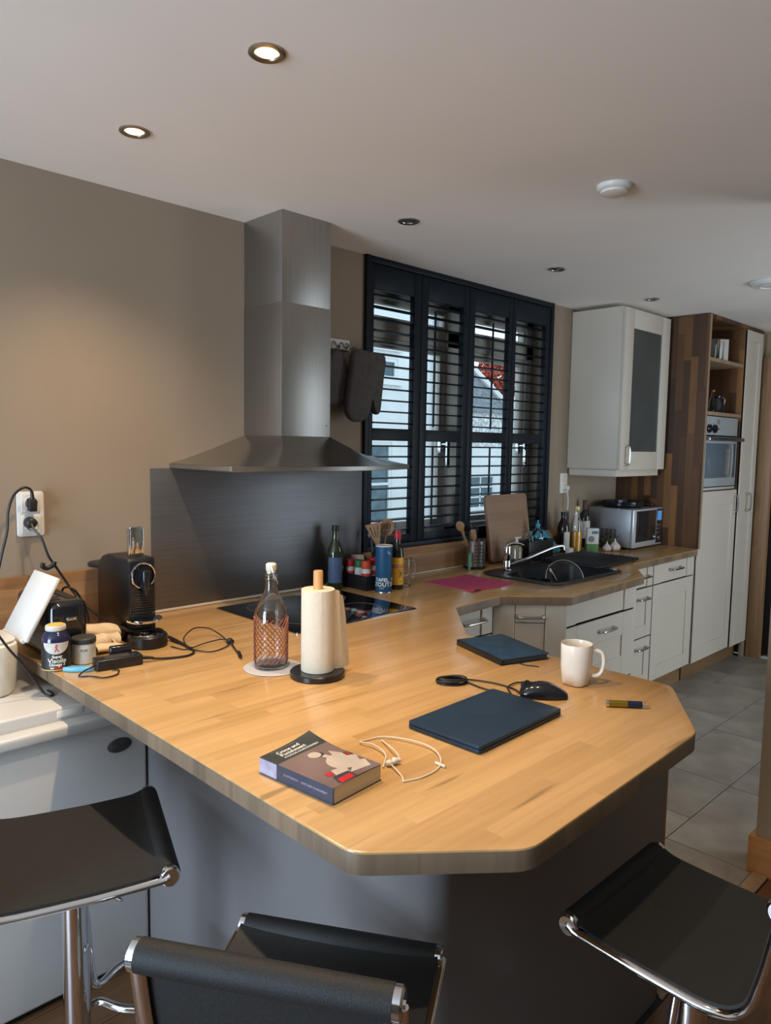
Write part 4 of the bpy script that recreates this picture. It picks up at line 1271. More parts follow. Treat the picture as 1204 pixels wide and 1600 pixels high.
loft(b, rings, False, False); obj('loose_sheet', b, 'paper', t, sharp=80)

# book
t = thing('book', 'thick paperback with dark title band and pale cover shapes, lying near the front edge', 'book', (.826, -1.604, CT), R(6))
W_, H_, T_ = .136, .200, .033
def lift(u, v): return .014 * max(0, (u / W_ - .25) / .75) ** 2 * max(0, (v / H_ - .45) / .55) ** 2 + .002 * math.sin(PI * u / W_)
b = BM(); box(b, .003, W_ - .001, .001, H_ - .001, .0015, T_ - .001, .0008, 1); obj('pages', b, 'pages', t)
def sheet(poly_fn, m, nm, h=.0, nu=10, nv=10, lab=None):
    b = BM(); rings = []
    for j in range(nv + 1):
        ring = []
        for i in range(nu + 1):
            u, v = poly_fn(i / nu, j / nv)
            ring.append((u, v, T_ + lift(u, v) + h))
        rings.append(ring)
    loft(b, rings, False, False)
    return obj(nm, b, m, t, label=lab)
def rect(u0, u1, v0, v1): return lambda p, q: (u0 + (u1 - u0) * p, v0 + (v1 - v0) * q)
def ell(cu, cv, a, c, rot=0):
    def f(p, q):
        x, y = p * 2 - 1, q * 2 - 1
        X = x * math.sqrt(1 - y * y / 2); Y = y * math.sqrt(1 - x * x / 2)
        X *= a; Y *= c
        return cu + X * math.cos(rot) - Y * math.sin(rot), cv + X * math.sin(rot) + Y * math.cos(rot)
    return f
def quad(p0, p1, p2, p3): return lambda p, q: tuple((p0[k] * (1 - p) + p1[k] * p) * (1 - q) + (p3[k] * (1 - p) + p2[k] * p) * q for k in (0, 1))
cv = sheet(rect(0, W_, 0, H_), 'cover_brown', 'cover', 0, 16, 18, 'photographic grey-brown front cover')
b = BM(); box(b, 0, W_, 0, H_, .0003, .0015); obj('back_cover', b, 'spine', t)
b = BM(); box(b, -.0006, .003, 0, H_, .0004, T_, .0006, 1); sp_ = obj('spine', b, 'spine', t)
b = BM(); box(b, -.0010, -.0006, .150, .199, .003, T_ - .001); obj('spine_patch', b, 'spine_pale', sp_, label='pale lilac patch on the spine')
tb = text_bm('DOSTOYEVSKY   CRIME AND PUNISHMENT', .0060, bold=.0)
xf(tb, Matrix.Translation((-.0007, .072, T_ * .55)) @ Matrix(((0, 0, -1, 0), (-1, 0, 0, 0), (0, 1, 0, 0), (0, 0, 0, 1)))); obj('spine_lettering', tb, 'spine_pale', sp_)
def art(fn, m, h): return sheet(fn, m, 'cover_print', h)
art(rect(.0005, W_ - .0005, .148, H_ - .0005), 'cover_dark', .0003)
art(rect(.022, .088, .1925, .1938), 'textgrey', .0006)
art(ell(.074, .122, .014, .013), 'cover_pale', .0003)
art(ell(.080, .118, .013, .012), 'cover_dark', .0002)
art(quad((.078, .106), (.090, .110), (.094, .098), (.082, .094)), 'cover_pale', .0004)
art(ell(.094, .064, .036, .033, R(30)), 'cover_pale', .0004)
art(quad((.108, .118), (.134, .070), (.132, .055), (.100, .098)), 'cover_pale', .0003)
art(quad((.030, .004), (.062, .004), (.078, .045), (.046, .050)), 'cover_pale', .0003)
art(quad((.066, .018), (.118, .012), (.132, .040), (.112, .050)), 'cover_pale', .0003)
art(quad((.020, .004), (.066, .0008), (.068, .026), (.030, .030)), 'cover_dark', .00045)
art(quad((.024, .0015), (.060, .0015), (.062, .017), (.030, .018)), 'cover_red', .0006)
art(quad((.024, .036), (.040, .034), (.042, .047), (.028, .049)), 'cover_red', .0006)
art(quad((.118, .076), (.134, .070), (.134, .088), (.122, .092)), 'cover_dark', .0006)
art(quad((.122, .078), (.131, .076), (.131, .084), (.124, .087)), 'cover_red', .0008)
for body, sz, v, bo in (('Crime and', .0140, .1815, .00025), ('Punishment', .0140, .1690, .00025), ('FYODOR DOSTOYEVSKY', .0082, .1570, .0001)):
    tb = text_bm(body, sz, bold=bo, align='LEFT')
    for w in tb.verts:
        u, v_ = w.co.x + .028, w.co.y + v
        w.co = (u, v_, T_ + lift(u, v_) + .0006 + max(0, w.co.z))
    obj('title_lettering', tb, 'textwhite', t)

# earphones
t = thing('earphones', 'white wired earphones tangled right of the paperback', 'earphones', (1.05, -1.53, CT))
ZE = .9125
b = BM()
tube(b, cr([(1.00, -1.555, ZE), (1.041, -1.519, ZE + .004), (1.053, -1.47, ZE + .006), (1.046, -1.436, ZE + .003), (1.069, -1.432, ZE), (1.105, -1.446, ZE + .002), (1.132, -1.50, ZE + .004), (1.138, -1.560, ZE + .004), (1.116, -1.606, ZE + .002), (1.078, -1.633, ZE), (1.027, -1.638, ZE), (.985, -1.626, ZE)], 7), .0016, 7); obj('cord', b, 'cord_white', t, True)
b = BM(); tube(b, cr([(1.092, -1.455, ZE), (1.068, -1.508, ZE + .008), (1.050, -1.548, ZE + .009), (1.036, -1.560, ZE + .008)], 6), .0015, 7); obj('cord', b, 'cord_white', t, True)
b = BM(); tube(b, cr([(1.016, -1.560, ZE + .004), (1.006, -1.588, ZE + .003), (.998, -1.61, ZE), (.985, -1.626, ZE)], 6), .0015, 7); obj('cord', b, 'cord_white', t, True)
for c_, a_ in (((1.030, -1.558, .9185), 0), ((1.016, -1.556, .917), 1)):
    b = BM(); ball(b, c_, .0078, (1, 1, .85), 14, 10); cyl(b, c_, (c_[0] + .010, c_[1] - .006, c_[2] + .001), .0052, .004, 12)
    obj('earbud', b, 'white', t, True)
b = BM(); box(b, 1.09, 1.096, -1.640, -1.612, .9108, .9165, .002); obj('remote', b, 'cord_white', t, True)

# laptop
t = thing('laptop', 'closed dark blue-grey laptop lying on the worktop beside the mouse', 'laptop', (1.356, -1.541, CT), R(1.5))
b = BM(); prism(b, rrect(-.166, .166, -.103, .103, .008, 4), .0025, .0105, .0015); obj('base', b, 'laptop', t)
b = BM(); prism(b, rrect(-.166, .166, -.103, .103, .008, 4), .0115, .0185, .0015); obj('lid', b, 'laptop', t)
b = BM(); cyl(b, (-.12, .1025, .0105), (.12, .1025, .0105), .0035, n=10); obj('hinge', b, 'black', t)
for y, w in ((.075, .012), (.045, .016), (.02, .013), (-.01, .007)):
    b = BM(); box(b, -.1665, -.1655, y - w / 2, y + w / 2, .0045, .0085); obj('port', b, 'gap', t)
b = BM()
for x in (-.14, .14):
    for y in (-.08, .08): cyl(b, (x, y, .0003), (x, y, .003), .007, n=12)
obj('foot', b, 'rubber', t)

# notebook with ribbon
t = thing('notebook', 'dark navy notebook with a ribbon, near the inner corner of the worktop', 'notebook', (1.868, -1.205, CT), R(-18))
b = BM(); box(b, -.086, .084, -.120, .120, .002, .0165, .001, 1); obj('pages', b, 'pageswhite', t)
b = BM(); prism(b, rrect(-.090, .090, -.125, .125, .006, 4), .0165, .0195, .0012); obj('cover', b, 'notebook', t)
b = BM(); prism(b, rrect(-.090, .090, -.125, .125, .006, 4), .0005, .0025, .0008); obj('back_cover', b, 'black', t)
b = BM(); box(b, -.0915, -.0865, -.125, .125, .0005, .0195, .0015); obj('spine', b, 'black', t)
b = BM(); tube(b, cr([(-.03, -.118, .004), (-.028, -.135, .003), (-.02, -.155, .0022), (.0, -.172, .002), (.004, -.182, .002)], 5), .0018, 6, flat=.3); obj('ribbon', b, 'rubber', t)

# mug
t = thing('mug', 'cream ceramic mug with a handle, near the right edge of the worktop', 'mug', (1.765, -1.532, CT))
def sq(r, z, n=40, e=2.0):
    out_ = []
    for i in range(n):
        a = 2 * PI * i / n + PI / 4
        c_, s_ = math.cos(a), math.sin(a)
        k = (abs(c_) ** e + abs(s_) ** e) ** (-1 / e)
        aa = a + R(0)
        out_.append((r * k * math.cos(aa), r * k * math.sin(aa), z))
    return out_
b = BM()
rr_ = [(.0, .001, 3.2), (.029, .001, 3.2), (.0325, .004, 3.), (.036, .02, 2.6), (.041, .055, 2.2), (.043, .09, 2.), (.0432, .113, 2.), (.0425, .1152, 2.), (.0415, .1148, 2.), (.0405, .112, 2.), (.039, .06, 2.1), (.033, .014, 2.4), (.0, .010, 2.4)]
loft(b, [sq(max(r, .0002), z, 40, e) for r, z, e in rr_]); fix(b); obj('body', b, 'ceramic', t)
b = BM()
d_ = Vector((math.cos(R(-50)), math.sin(R(-50)), 0))
hp = [d_ * .040 + Vector((0, 0, .093)), d_ * .055 + Vector((0, 0, .096)), d_ * .070 + Vector((0, 0, .088)), d_ * .074 + Vector((0, 0, .062)), d_ * .068 + Vector((0, 0, .036)), d_ * .055 + Vector((0, 0, .026)), d_ * .036 + Vector((0, 0, .026))]
tube(b, cr(hp, 6), .0055, 12, flat=1.25); obj('handle', b, 'ceramic', t)

# mouse and its cable
t = thing('mouse', 'black wired computer mouse between the laptop and the mug', 'mouse', (1.606, -1.532, CT), R(-50))
b = BM()
rings = []
for i in range(13):
    s_ = i / 12
    x = -.060 + .122 * s_
    hw_ = (.033 * math.sin(PI * (0.12 + .80 * s_)) ** .55) * (1 - .12 * math.sin(PI * s_))
    hh = .040 * math.sin(PI * (.10 + .83 * s_ ** .95)) ** .8
    ring = [(x, hw_ * math.cos(PI * k / 12), .002 + hh * math.sin(PI * k / 12) ** .75) for k in range(13)]
    rings.append(ring)
loft(b, rings, True, True); fix(b); obj('shell', b, 'blackgloss', t, sharp=60)
b = BM(); box(b, -.0583, -.02, -.0008, .0008, .015, .0395); 
xf(b, Matrix.Identity(4)); obj('button_seam', b, 'gap', t)
b = BM(); cyl(b, (-.042, -.003, .034), (-.042, .003, .034), .009, n=16); obj('wheel', b, 'rubber', t)
cable('black mouse cable running to a coiled bundle behind the laptop', [(1.568, -1.487, .918), (1.592, -1.446, .914), (1.592, -1.391, .914), (1.572, -1.335, .914), (1.54, -1.305, .916), (1.508, -1.300, .914)], .0022)
cable('black mouse cable loop between the coil and the mouse', [(1.541, -1.331, Z), (1.533, -1.40, Z), (1.545, -1.470, .9155), (1.585, -1.434, .916), (1.64, -1.424, .9145), (1.652, -1.45, .914), (1.612, -1.475, .916), (1.575, -1.482, .919)], .0022)
b = BM()
for k in range(7):
    pts = []
    for i in range(20):
        a = 2 * PI * i / 20
        rx, ry = .040 + .004 * math.sin(k * 2.1), .022 + .004 * math.cos(k * 1.7)
        x, y = rx * math.cos(a), ry * math.sin(a) + .003 * math.sin(k)
        pts.append((1.512 + x * math.cos(R(-40)) - y * math.sin(R(-40)), -1.30 + x * math.sin(R(-40)) + y * math.cos(R(-40)), .9128 + .0026 * k * .8 + .0015 * math.sin(2 * a + k)))
    tube(b, pts, .0022, 6, True)
solo('cable_coil', b, 'rubber', 'tight coil of black mouse cable behind the laptop', 'cable', (1.512, -1.30, CT))

# lighter
t = thing('lighter', 'slim metallic tube fading yellow to dark blue, right of the mouse', 'tube', (1.698, -1.72, CT + .0092), math.atan2(-.083, .071))
b = BM(); cyl(b, (-.046, 0, 0), (0, 0, 0), .0085, n=18); obj('yellow_sleeve', b, 'gold', t)
b = BM(); cyl(b, (0, 0, 0), (.036, 0, 0), .0085, n=18); obj('blue_sleeve', b, 'indigo', t)
b = BM(); cyl(b, (-.053, 0, 0), (-.046, 0, 0), .0088, n=18); obj('end_cap', b, 'chrome', t)
b = BM(); cyl(b, (.036, 0, 0), (.044, 0, 0), .0078, .007, 16); cyl(b, (.044, 0, 0), (.055, 0, 0), .005, .0045, 14); obj('clear_tip', b, 'cglass', t)

# ================================================================== WINDOW SIDE OF THE WORKTOP
# black rack with spice jars
t = thing('spice_rack', 'black wire basket holding small spice jars beside the hob', 'rack', (2.255, -.13, CT))
rx0, rx1, ry0, ry1 = 2.195, 2.315, -.222, -.030
b = BM(); box(b, rx0, rx1, ry0, ry1, CT + .0005, CT + .006, .001); obj('tray', b, 'black', t, True)
b = BM()
for a_, c_ in (((rx0, ry0), (rx1, ry0)), ((rx1, ry0), (rx1, ry1)), ((rx1, ry1), (rx0, ry1)), ((rx0, ry1), (rx0, ry0))):
    x0_, x1_ = sorted((a_[0], c_[0])); y0_, y1_ = sorted((a_[1], c_[1]))
    box(b, x0_ - .0015, x1_ + .0015, y0_ - .0015, y1_ + .0015, CT + .006, CT + .066, .001)
obj('side_wall', b, 'black', t, True)
def spice(x, y, r, h, cap, lab, label, capn=.02, body='labelpaper', cr_=1.):
    t = thing('spice_jar', label, 'jar', (x, y, CT + .0065), group='spice jars in the black rack')
    b = BM(); lathe(b, [(.0, .0), (r * .95, 0.), (r, .003), (r, h - .008), (r * .9, h), (.0, h)], 24); obj('jar', b, body, t)
    b = BM(); lathe(b, [(r * cr_, h + .0005), (r * cr_ * 1.02, h + .002), (r * cr_, h + capn - .003), (r * .86 * cr_, h + capn), (.0, h + capn + .0005)], 24); obj('lid', b, cap, t)
    b = BM(); av = math.atan2(-2.5675 - y, -x); patch_cyl(b, r + .0005, av - 1.2, av + 1.2, h * .58, h * .78, 10); obj('label', b, lab, t)
spice(2.218, -.085, .0205, .088, 'redcap', 'textred', 'spice jar with a bright red lid, leftmost in the black rack', .034)
spice(2.224, -.140, .0215, .090, 'greencap', 'labelpaper', 'spice jar with a green lid in the black rack', .032)
spice(2.220, -.190, .0225, .090, 'orangecap', 'textred', 'spice jar with an orange-red lid, nearest the blue canister', .036)
spice(2.272, -.180, .021, .100, 'redcap', 'textred', 'taller spice jar with dark red lid behind the orange-lidded one', .034)
b = BM(); box(b, -.03, .03, -.012, .012, .0005, .135, .001)
o = solo('box', b, 'carton', 'plain beige carton at the back of the spice rack', 'box'); o.location = (2.27, -.075, CT + .0065); o.rotation_euler = (0, 0, R(-40))
# oil bottle
t = thing('oil_bottle', 'dark green oil bottle with black cap behind the spice rack', 'bottle', (2.135, -.075, CT))
b = BM(); lathe(b, [(0, .0005), (.036, .0005), (.038, .004), (.038, .150), (.034, .175), (.020, .215), (.015, .235), (.015, .262), (.0, .262)], 30); obj('glass', b, mat('olive_bottle', (.035, .045, .015), .08, var=.1, coat=.6), t)
b = BM(); lathe(b, [(.0165, .2625), (.0165, .286), (.0, .287)], 20); obj('cap', b, 'black', t)
b = BM(); av = math.atan2(-2.49, -2.135); patch_cyl(b, .0386, av - .9, av + .9, .03, .145, 14); obj('label', b, mat('blue_bottle_label', (.10, .15, .28), .5), t)

# salt canister
t = thing('salt_canister', 'tall blue cardboard salt canister with white lettering', 'canister', (2.250, -.272, CT))
b = BM(); lathe(b, [(0, .0005), (.0365, .0005), (.0372, .002), (.0372, .205), (.0, .205)], 36); obj('body', b, 'blue_can', t)
b = BM(); shell(b, [(.0376, .0), (.0382, .001), (.0378, .004)], 36); obj('rim', b, 'satin', t)
b = BM(); lathe(b, [(.0376, .2045), (.0380, .2085), (.0355, .2095), (.035, .2065), (.0, .2065)], 36); obj('lid', b, 'offwhite', t)
AC = math.atan2(-2.5675 + .272, -2.250)
for body, sz, z in (('TAFEL', .021, .058), ('ZOUT', .026, .037)):
    obj('lettering', wrap(text_bm(body, sz, bold=.0006, spacing=1.08), .0374, AC - .22, z), 'textwhite', t)
    tb = text_bm(body, sz * .9, bold=.0009); obj('lettering', wrap(tb, .0374, AC + 1.75, z), 'textwhite', t)
b = BM(); patch_cyl(b, .0376, AC - .5, AC + .05, .018, .0255, 8); obj('label_print', b, 'textgrey', t)
b = BM(); patch_cyl(b, .0376, AC + .45, AC + 1.3, .15, .19, 12, top=lambda q: .19 - .03 * q, bot=lambda q: .176 - .012 * q); obj('label_swoosh', b, mat('pale_blue_print', (.22, .34, .45), .5), t)

# seasoning bottle
t = thing('sauce_bottle', 'dark sauce bottle with yellow label and red cap, right of the blue canister', 'bottle', (2.345, -.262, CT))
b = BM(); lathe(b, [(0, .0005), (.0275, .0005), (.029, .003), (.029, .150), (.028, .172), (.022, .196), (.0145, .212), (.014, .228), (.0, .228)], 30); obj('glass', b, 'darksauce', t)
b = BM(); lathe(b, [(.0155, .2282), (.0160, .230), (.0155, .266), (.014, .268), (.0, .2682)], 24); obj('cap', b, 'redcap', t)
AM = math.atan2(-2.5675 + .262, -2.345)
b = BM(); patch_cyl(b, .0294, AM - 1.7, AM + 1.7, .022, .146, 26); obj('label', b, 'yellowlab', t)
b = BM(); patch_cyl(b, .0296, AM - 1.0, AM + 1.2, .099, .114, 20); obj('label_band', b, 'textred', t)
obj('lettering', wrap(text_bm('HEERDO', .0135, bold=.0002), .0298, AM + .1, .1062), 'labelpaper', t)
b = BM(); patch_cyl(b, .0297, AM + .25, AM + .95, .055, .094, 8); obj('label_print', b, 'textred', t)
b = BM(); patch_cyl(b, .0299, AM + .38, AM + .82, .059, .090, 8); obj('label_print', b, 'yellowlab', t)
b = BM(); patch_cyl(b, .0300, AM + .5, AM + .7, .062, .084, 5); obj('label_print', b, 'textblack', t)
b = BM(); patch_cyl(b, .0297, AM + .45, AM + .65, .034, .041, 5); obj('label_print', b, 'textred', t)
# glass cup beside it
t = thing('glass_jug', 'small clear glass jug right of the yellow-labelled sauce bottle', 'jug', (2.425, -.232, CT))
b = BM(); lathe(b, [(0, .0005), (.028, .0005), (.031, .004), (.033, .13), (.0315, .131), (.029, .128), (.028, .008), (0, .007)], 28); obj('body', b, 'cglass', t)
b = BM(); d_ = Vector((.7, -.7, 0)); tube(b, cr([d_ * .032 + Vector((0, 0, .115)), d_ * .048 + Vector((0, 0, .118)), d_ * .054 + Vector((0, 0, .09)), d_ * .048 + Vector((0, 0, .05)), d_ * .031 + Vector((0, 0, .035))], 5), .004, 8); obj('handle', b, 'cglass', t)

# crock with wooden spatulas
t = thing('utensil_crock', 'dark round crock standing behind the blue canister', 'pot', (2.375, -.13, CT))
b = BM(); lathe(b, [(0, .0005), (.045, .0005), (.048, .004), (.048, .145), (.046, .148), (.044, .145), (.043, .01), (0, .01)], 30); obj('body', b, 'black', t)
def place(bm, base, tip, roll=0.):
    """map local z (0..) on to the line base->tip, local x facing sideways to the camera"""
    a = Vector(base); z_ = (Vector(tip) - a).normalized()
    view = (Vector((0, -2.5675, 1.56)) - a).normalized()
    x_ = view.cross(z_).normalized(); x_ = Matrix.Rotation(roll, 3, z_) @ x_
    y_ = z_.cross(x_)
    m = Matrix((x_, y_, z_)).transposed().to_4x4(); m.translation = a
    return xf(bm, m)
def slotted(bm, outline, slots, th=.006):
    """flat head in the xz plane made of strips round the slots"""
    return bm
t = thing('spatula', 'slotted wooden spatula leaning left in the dark crock', 'spatula', (2.375, -.13, CT + .012))
b = BM(); cyl(b, (0, 0, 0), (0, 0, .19), .006, n=10)
# head: trapezoid split in bars so that the slots are real openings
def bars(b, z0, z1, w0, w1, nslot, s0, s1, sk=0., th=.0035, sw=.3):
    n = nslot * 2 + 1
    # solid below and above the slots
    def row(z): 
        q = (z - z0) / (z1 - z0); return w0 + (w1 - w0) * q
    def quadbox(xa0, xa1, za, xb0, xb1, zb):
        loft(b, [[(xa0, -th, za), (xa1, -th, za), (xa1, th, za), (xa0, th, za)], [(xb0, -th, zb), (xb1, -th, zb), (xb1, th, zb), (xb0, th, zb)]])
    quadbox(-row(z0), row(z0), z0, -row(s0), row(s0), s0)
    quadbox(-row(s1), row(s1), s1, -row(z1), row(z1) , z1)
    xs = []
    solid = (1 - sw) / (nslot + 1); sl = sw / nslot; x = 0
    for k in range(nslot + 1):
        xs.append((x, x + solid)); x += solid + sl
    for a_, c_ in xs:
        quadbox(-row(s0) + 2 * row(s0) * a_, -row(s0) + 2 * row(s0) * c_, s0, -row(s1) + 2 * row(s1) * a_, -row(s1) + 2 * row(s1) * c_, s1)
bars(b, .185, .285, .010, .038, 3, .215, .27, sw=.22)
place(b, (2.395, -.145, CT + .014), (2.315, -.125, 1.21)); obj('blade', b, 'spoonwood', t, True)
t = thing('slotted_spoon', 'round slotted wooden spoon standing in the dark crock', 'spoon', (2.39, -.12, CT + .012))
b = BM(); cyl(b, (0, 0, 0), (0, 0, .215), .006, n=10)
nn = 15
for k in range(nn):
    xa = -1 + 2 * k / nn; xb = -1 + 2 * (k + 1) / nn; xm = (xa + xb) / 2
    h_ = math.sqrt(max(0.02, 1 - xm * xm)) * .042
    segs = [(-h_, h_)]
    if k in (4, 7, 10): segs = [(-h_, -.020), (.018, h_)]
    for s0, s1 in segs: box(b, xa * .033, xb * .033 + .0002, -.003, .003, .253 + s0, .253 + s1)
place(b, (2.375, -.105, CT + .014), (2.425, -.12, 1.215)); obj('bowl', b, 'spoonwood', t, True)
t = thing('kitchen_utensil', 'black plastic utensil in the dark crock, between the wooden spoons', 'utensil', (2.36, -.10, CT + .012))
b = BM(); cyl(b, (0, 0, 0), (0, 0, .2), .006, n=10); ball(b, (0, 0, .215), .022, (1, .4, 1.2)); place(b, (2.36, -.10, CT + .014), (2.37, -.06, 1.14)); obj('handle', b, 'black', t, True)

# pink cloth
b = BM()
N_ = 26
cs = [(2.557, -.243), (2.545, -.549), (2.869, -.543), (2.865, -.251)]
vs_ = []
for j in range(N_ + 1):
    row = []
    for i in range(N_ + 1):
        u, v = i / N_, j / N_
        x = (cs[0][0] * (1 - u) + cs[3][0] * u) * (1 - v) + (cs[1][0] * (1 - u) + cs[2][0] * u) * v
        y = (cs[0][1] * (1 - u) + cs[3][1] * u) * (1 - v) + (cs[1][1] * (1 - u) + cs[2][1] * u) * v
        x += .006 * math.sin(9 * v + 1); y += .006 * math.sin(8 * u)
        e = min(u, 1 - u, v, 1 - v)
        z = CT + .0035 + .003 * max(0, noise.noise(Vector((u * 4, v * 4, 2)))) + (.009 * max(0, 1 - (abs(u - .08) + abs(v - 1)) * 6))
        row.append(b.verts.new((x, y, z)))
    vs_.append(row)
for j in range(N_):
    for i in range(N_): b.faces.new((vs_[j][i], vs_[j][i + 1], vs_[j + 1][i + 1], vs_[j + 1][i]))
g = bmesh.ops.extrude_face_region(b, geom=list(b.faces))
for q in g['geom']:
    if isinstance(q, bmesh.types.BMVert): q.co.z -= .003
solo('dish_cloth', b, 'pink', 'bright pink dish cloth spread flat left of the sink', 'cloth', (2.7, -.4, CT), sharp=80)

# utensil holder
t = thing('cutlery_holder', 'perforated steel utensil holder on the worktop below the shutters', 'holder', (3.078, -.125, CT))
b = BM(); lathe(b, [(.0, .0005), (.060, .0005), (.061, .004), (.061, .010), (.056, .012), (.0, .012)], 36); obj('base', b, 'black', t)
b = BM(); shell(b, [(.053, .012), (.055, .014), (.055, .148), (.0555, .150), (.053, .150), (.053, .016)], 40); obj('cup', b, 'satin', t)
AH = math.atan2(-2.44, -3.078)
b = BM()
for i in range(4):
    for j in range(6):
        a = AH + .05 + i * .26
        z = .035 + j * .018
        c_ = Vector((.0549 * math.cos(a), .0549 * math.sin(a), z)); o_ = Vector((math.cos(a), math.sin(a), 0))
        cyl(b, c_ - o_ * .001, c_ + o_ * .0012, .0048, n=8)
obj('perforation', b, 'gap', t)
def stick(name, label, cat, base, tip, r, m, head=None, hm=None):
    t = thing(name, label, cat, base)
    b = BM(); cyl(b, base, tip, r, n=10); obj('handle', b, m, t, True)
    if head:
        b = BM(); L_ = (Vector(tip) - Vector(base)).length
        head(b, L_); place(b, base, tip); obj('head', b, hm or m, t, True)
hz = CT + .016
def spoonhead(b, L): ball(b, (0, 0, L + .02), .022, (1, .35, 1.5), 14, 10)
stick('wooden_spoon', 'wooden spoon leaning far left in the steel utensil holder', 'spoon', (3.095, -.115, hz), (2.965, -.12, 1.125), .006, 'spoonwood', spoonhead)
stick('wooden_spoon', 'wooden spoon standing upright in the steel utensil holder', 'spoon', (3.07, -.145, hz), (3.035, -.15, 1.075), .007, 'spoonwood', lambda b, L: box(b, -.014, .014, -.004, .004, L - .005, L + .05, .003))
stick('kitchen_utensil', 'black-headed utensil in the steel utensil holder', 'utensil', (3.08, -.11, hz), (3.045, -.10, 1.12), .006, 'black', lambda b, L: ball(b, (0, 0, L + .015), .026, (1, .6, 1.1)))
stick('peeler', 'dark utensil at the right side of the steel holder', 'utensil', (3.09, -.12, hz), (3.115, -.10, 1.10), .006, 'black', lambda b, L: box(b, -.012, .012, -.005, .005, L, L + .03, .003))
stick('kitchen_utensil', 'slim pale utensil with green tip in the steel holder', 'utensil', (3.06, -.10, hz), (3.012, -.09, 1.13), .005, 'spoonwood', lambda b, L: ball(b, (0, 0, L + .012), .014, (1, .6, 1.3)), 'greencap')
t = thing('knife', 'small mint-handled knife leaning against the steel utensil holder', 'knife', (2.985, -.165, CT))
b = BM(); tube(b, [(2.985, -.165, CT + .002), (2.988, -.163, .94), (2.992, -.160, .985), (2.995, -.158, 1.0)], .008, 10, rad=[.006, .0085, .009, .006]); obj('handle', b, 'mint', t, True)
b = BM(); loft(b, [[(2.988, -.162, 1.0), (3.002, -.158, 1.0), (3.002, -.157, 1.0), (2.988, -.161, 1.0)], [(3.003, -.150, 1.115), (3.006, -.149, 1.115), (3.006, -.148, 1.115), (3.003, -.149, 1.115)]]); obj('blade', b, 'satin', t, True)

# cutting board leaning on the sill
t = thing('cutting_board', 'wooden cutting board leaning against the shutters', 'cutting board', (3.43, -.095, CT))
b = BM(); prism(b, rrect(-.19, .19, 0, .378, .025, 5), 0, .022, .004, mx=Matrix.Rotation(R(90), 4, 'X'))
xf(b, Matrix.Rotation(R(-8.5), 4, 'X')); xf(b, Matrix.Rotation(R(-1), 4, 'Z'))
xf(b, Matrix.Translation((0, -.004, .0045))); obj('board', b, 'board', t)

# soap on its tray
t = thing('soap_tray', 'small black tray carrying the soap dispenser behind the tap', 'tray', (3.345, -.21, CT))
b = BM(); box(b, -.075, .075, -.04, .04, .0005, .006, .002); 
for q in ((-.075, -.072, -.04, .04), (.072, .075, -.04, .04), (-.075, .075, -.04, -.037), (-.075, .075, .037, .04)): box(b, *q, .006, .04, .001)
obj('tray', b, 'black', t)
t = thing('soap_dispenser', 'clear glass soap dispenser with pale pump on the black tray', 'dispenser', (3.335, -.212, CT + .0065))
b = BM(); lathe(b, [(0, .0005), (.031, .0005), (.033, .003), (.033, .085), (.028, .098), (.014, .104), (0, .105)], 28); obj('bottle', b, mat('amber_soap_glass', (.28, .23, .15), .15, coat=.5), t)
b = BM(); cyl(b, (0, 0, .104), (0, 0, .128), .011, n=16); cyl(b, (0, 0, .128), (0, 0, .142), .006, n=12); box(b, -.012, .035, -.007, .007, .140, .150, .003); obj('pump', b, 'stopper', t)
# black caddy with washing-up bottle
t = thing('sink_caddy', 'black rectangular caddy standing behind the tap', 'caddy', (3.575, -.170, CT))
b = BM(); box(b, -.125, .125, -.045, .045, .0005, .008, .002)
for q in ((-.125, -.121, -.045, .045), (.121, .125, -.045, .045), (-.125, .125, -.045, -.041), (-.125, .125, .041, .045)): box(b, *q, .008, .118, .001)
box(b, -.121, .121, -.041, .041, .085, .089); obj('body', b, 'black', t)
t = thing('washing_up_bottle', 'clear teal-topped bottle standing in the black sink caddy', 'bottle', (3.60, -.170, CT + .0905))
b = BM(); lathe(b, [(0, .0005), (.030, .0005), (.032, .003), (.034, .05), (.028, .075), (.014, .09), (.012, .10), (0, .10)], 28); obj('bottle', b, 'tealglass', t)
b = BM(); lathe(b, [(.014, .1005), (.014, .118), (.006, .122), (.005, .14), (0, .14)], 18); obj('cap', b, 'teal', t)
# teal dustpan-like board
t = thing('teal_board', 'teal board with black edge leaning on the sill right of the caddy', 'board', (3.80, -.115, CT))
poly = [(-.15, .0), (.11, .0), (.14, .012), (.13, .03), (.02, .145), (-.02, .155), (-.15, .155)]
b = BM(); prism(b, poly, 0, .006, .001, mx=Matrix.Rotation(R(90), 4, 'X')); xf(b, Matrix.Rotation(R(-16), 4, 'X')); xf(b, Matrix.Translation((0, 0, .0025))); obj('panel', b, 'teal', t)
b = BM(); tube(b, [(x, -.003, z) for x, z in poly], .0035, 8, True); xf(b, Matrix.Rotation(R(-16), 4, 'X')); xf(b, Matrix.Translation((0, 0, .004))); obj('edging', b, 'black', t)
b = BM(); lathe(b, [(0, .0005), (.018, .0005), (.024, .003), (.025, .045), (.0235, .045), (.022, .006), (0, .006)], 24)
o = solo('cup', b, 'ceramic', 'tiny white cup behind the end of the tap spout', 'cup'); o.location = (3.895, -.205, CT)

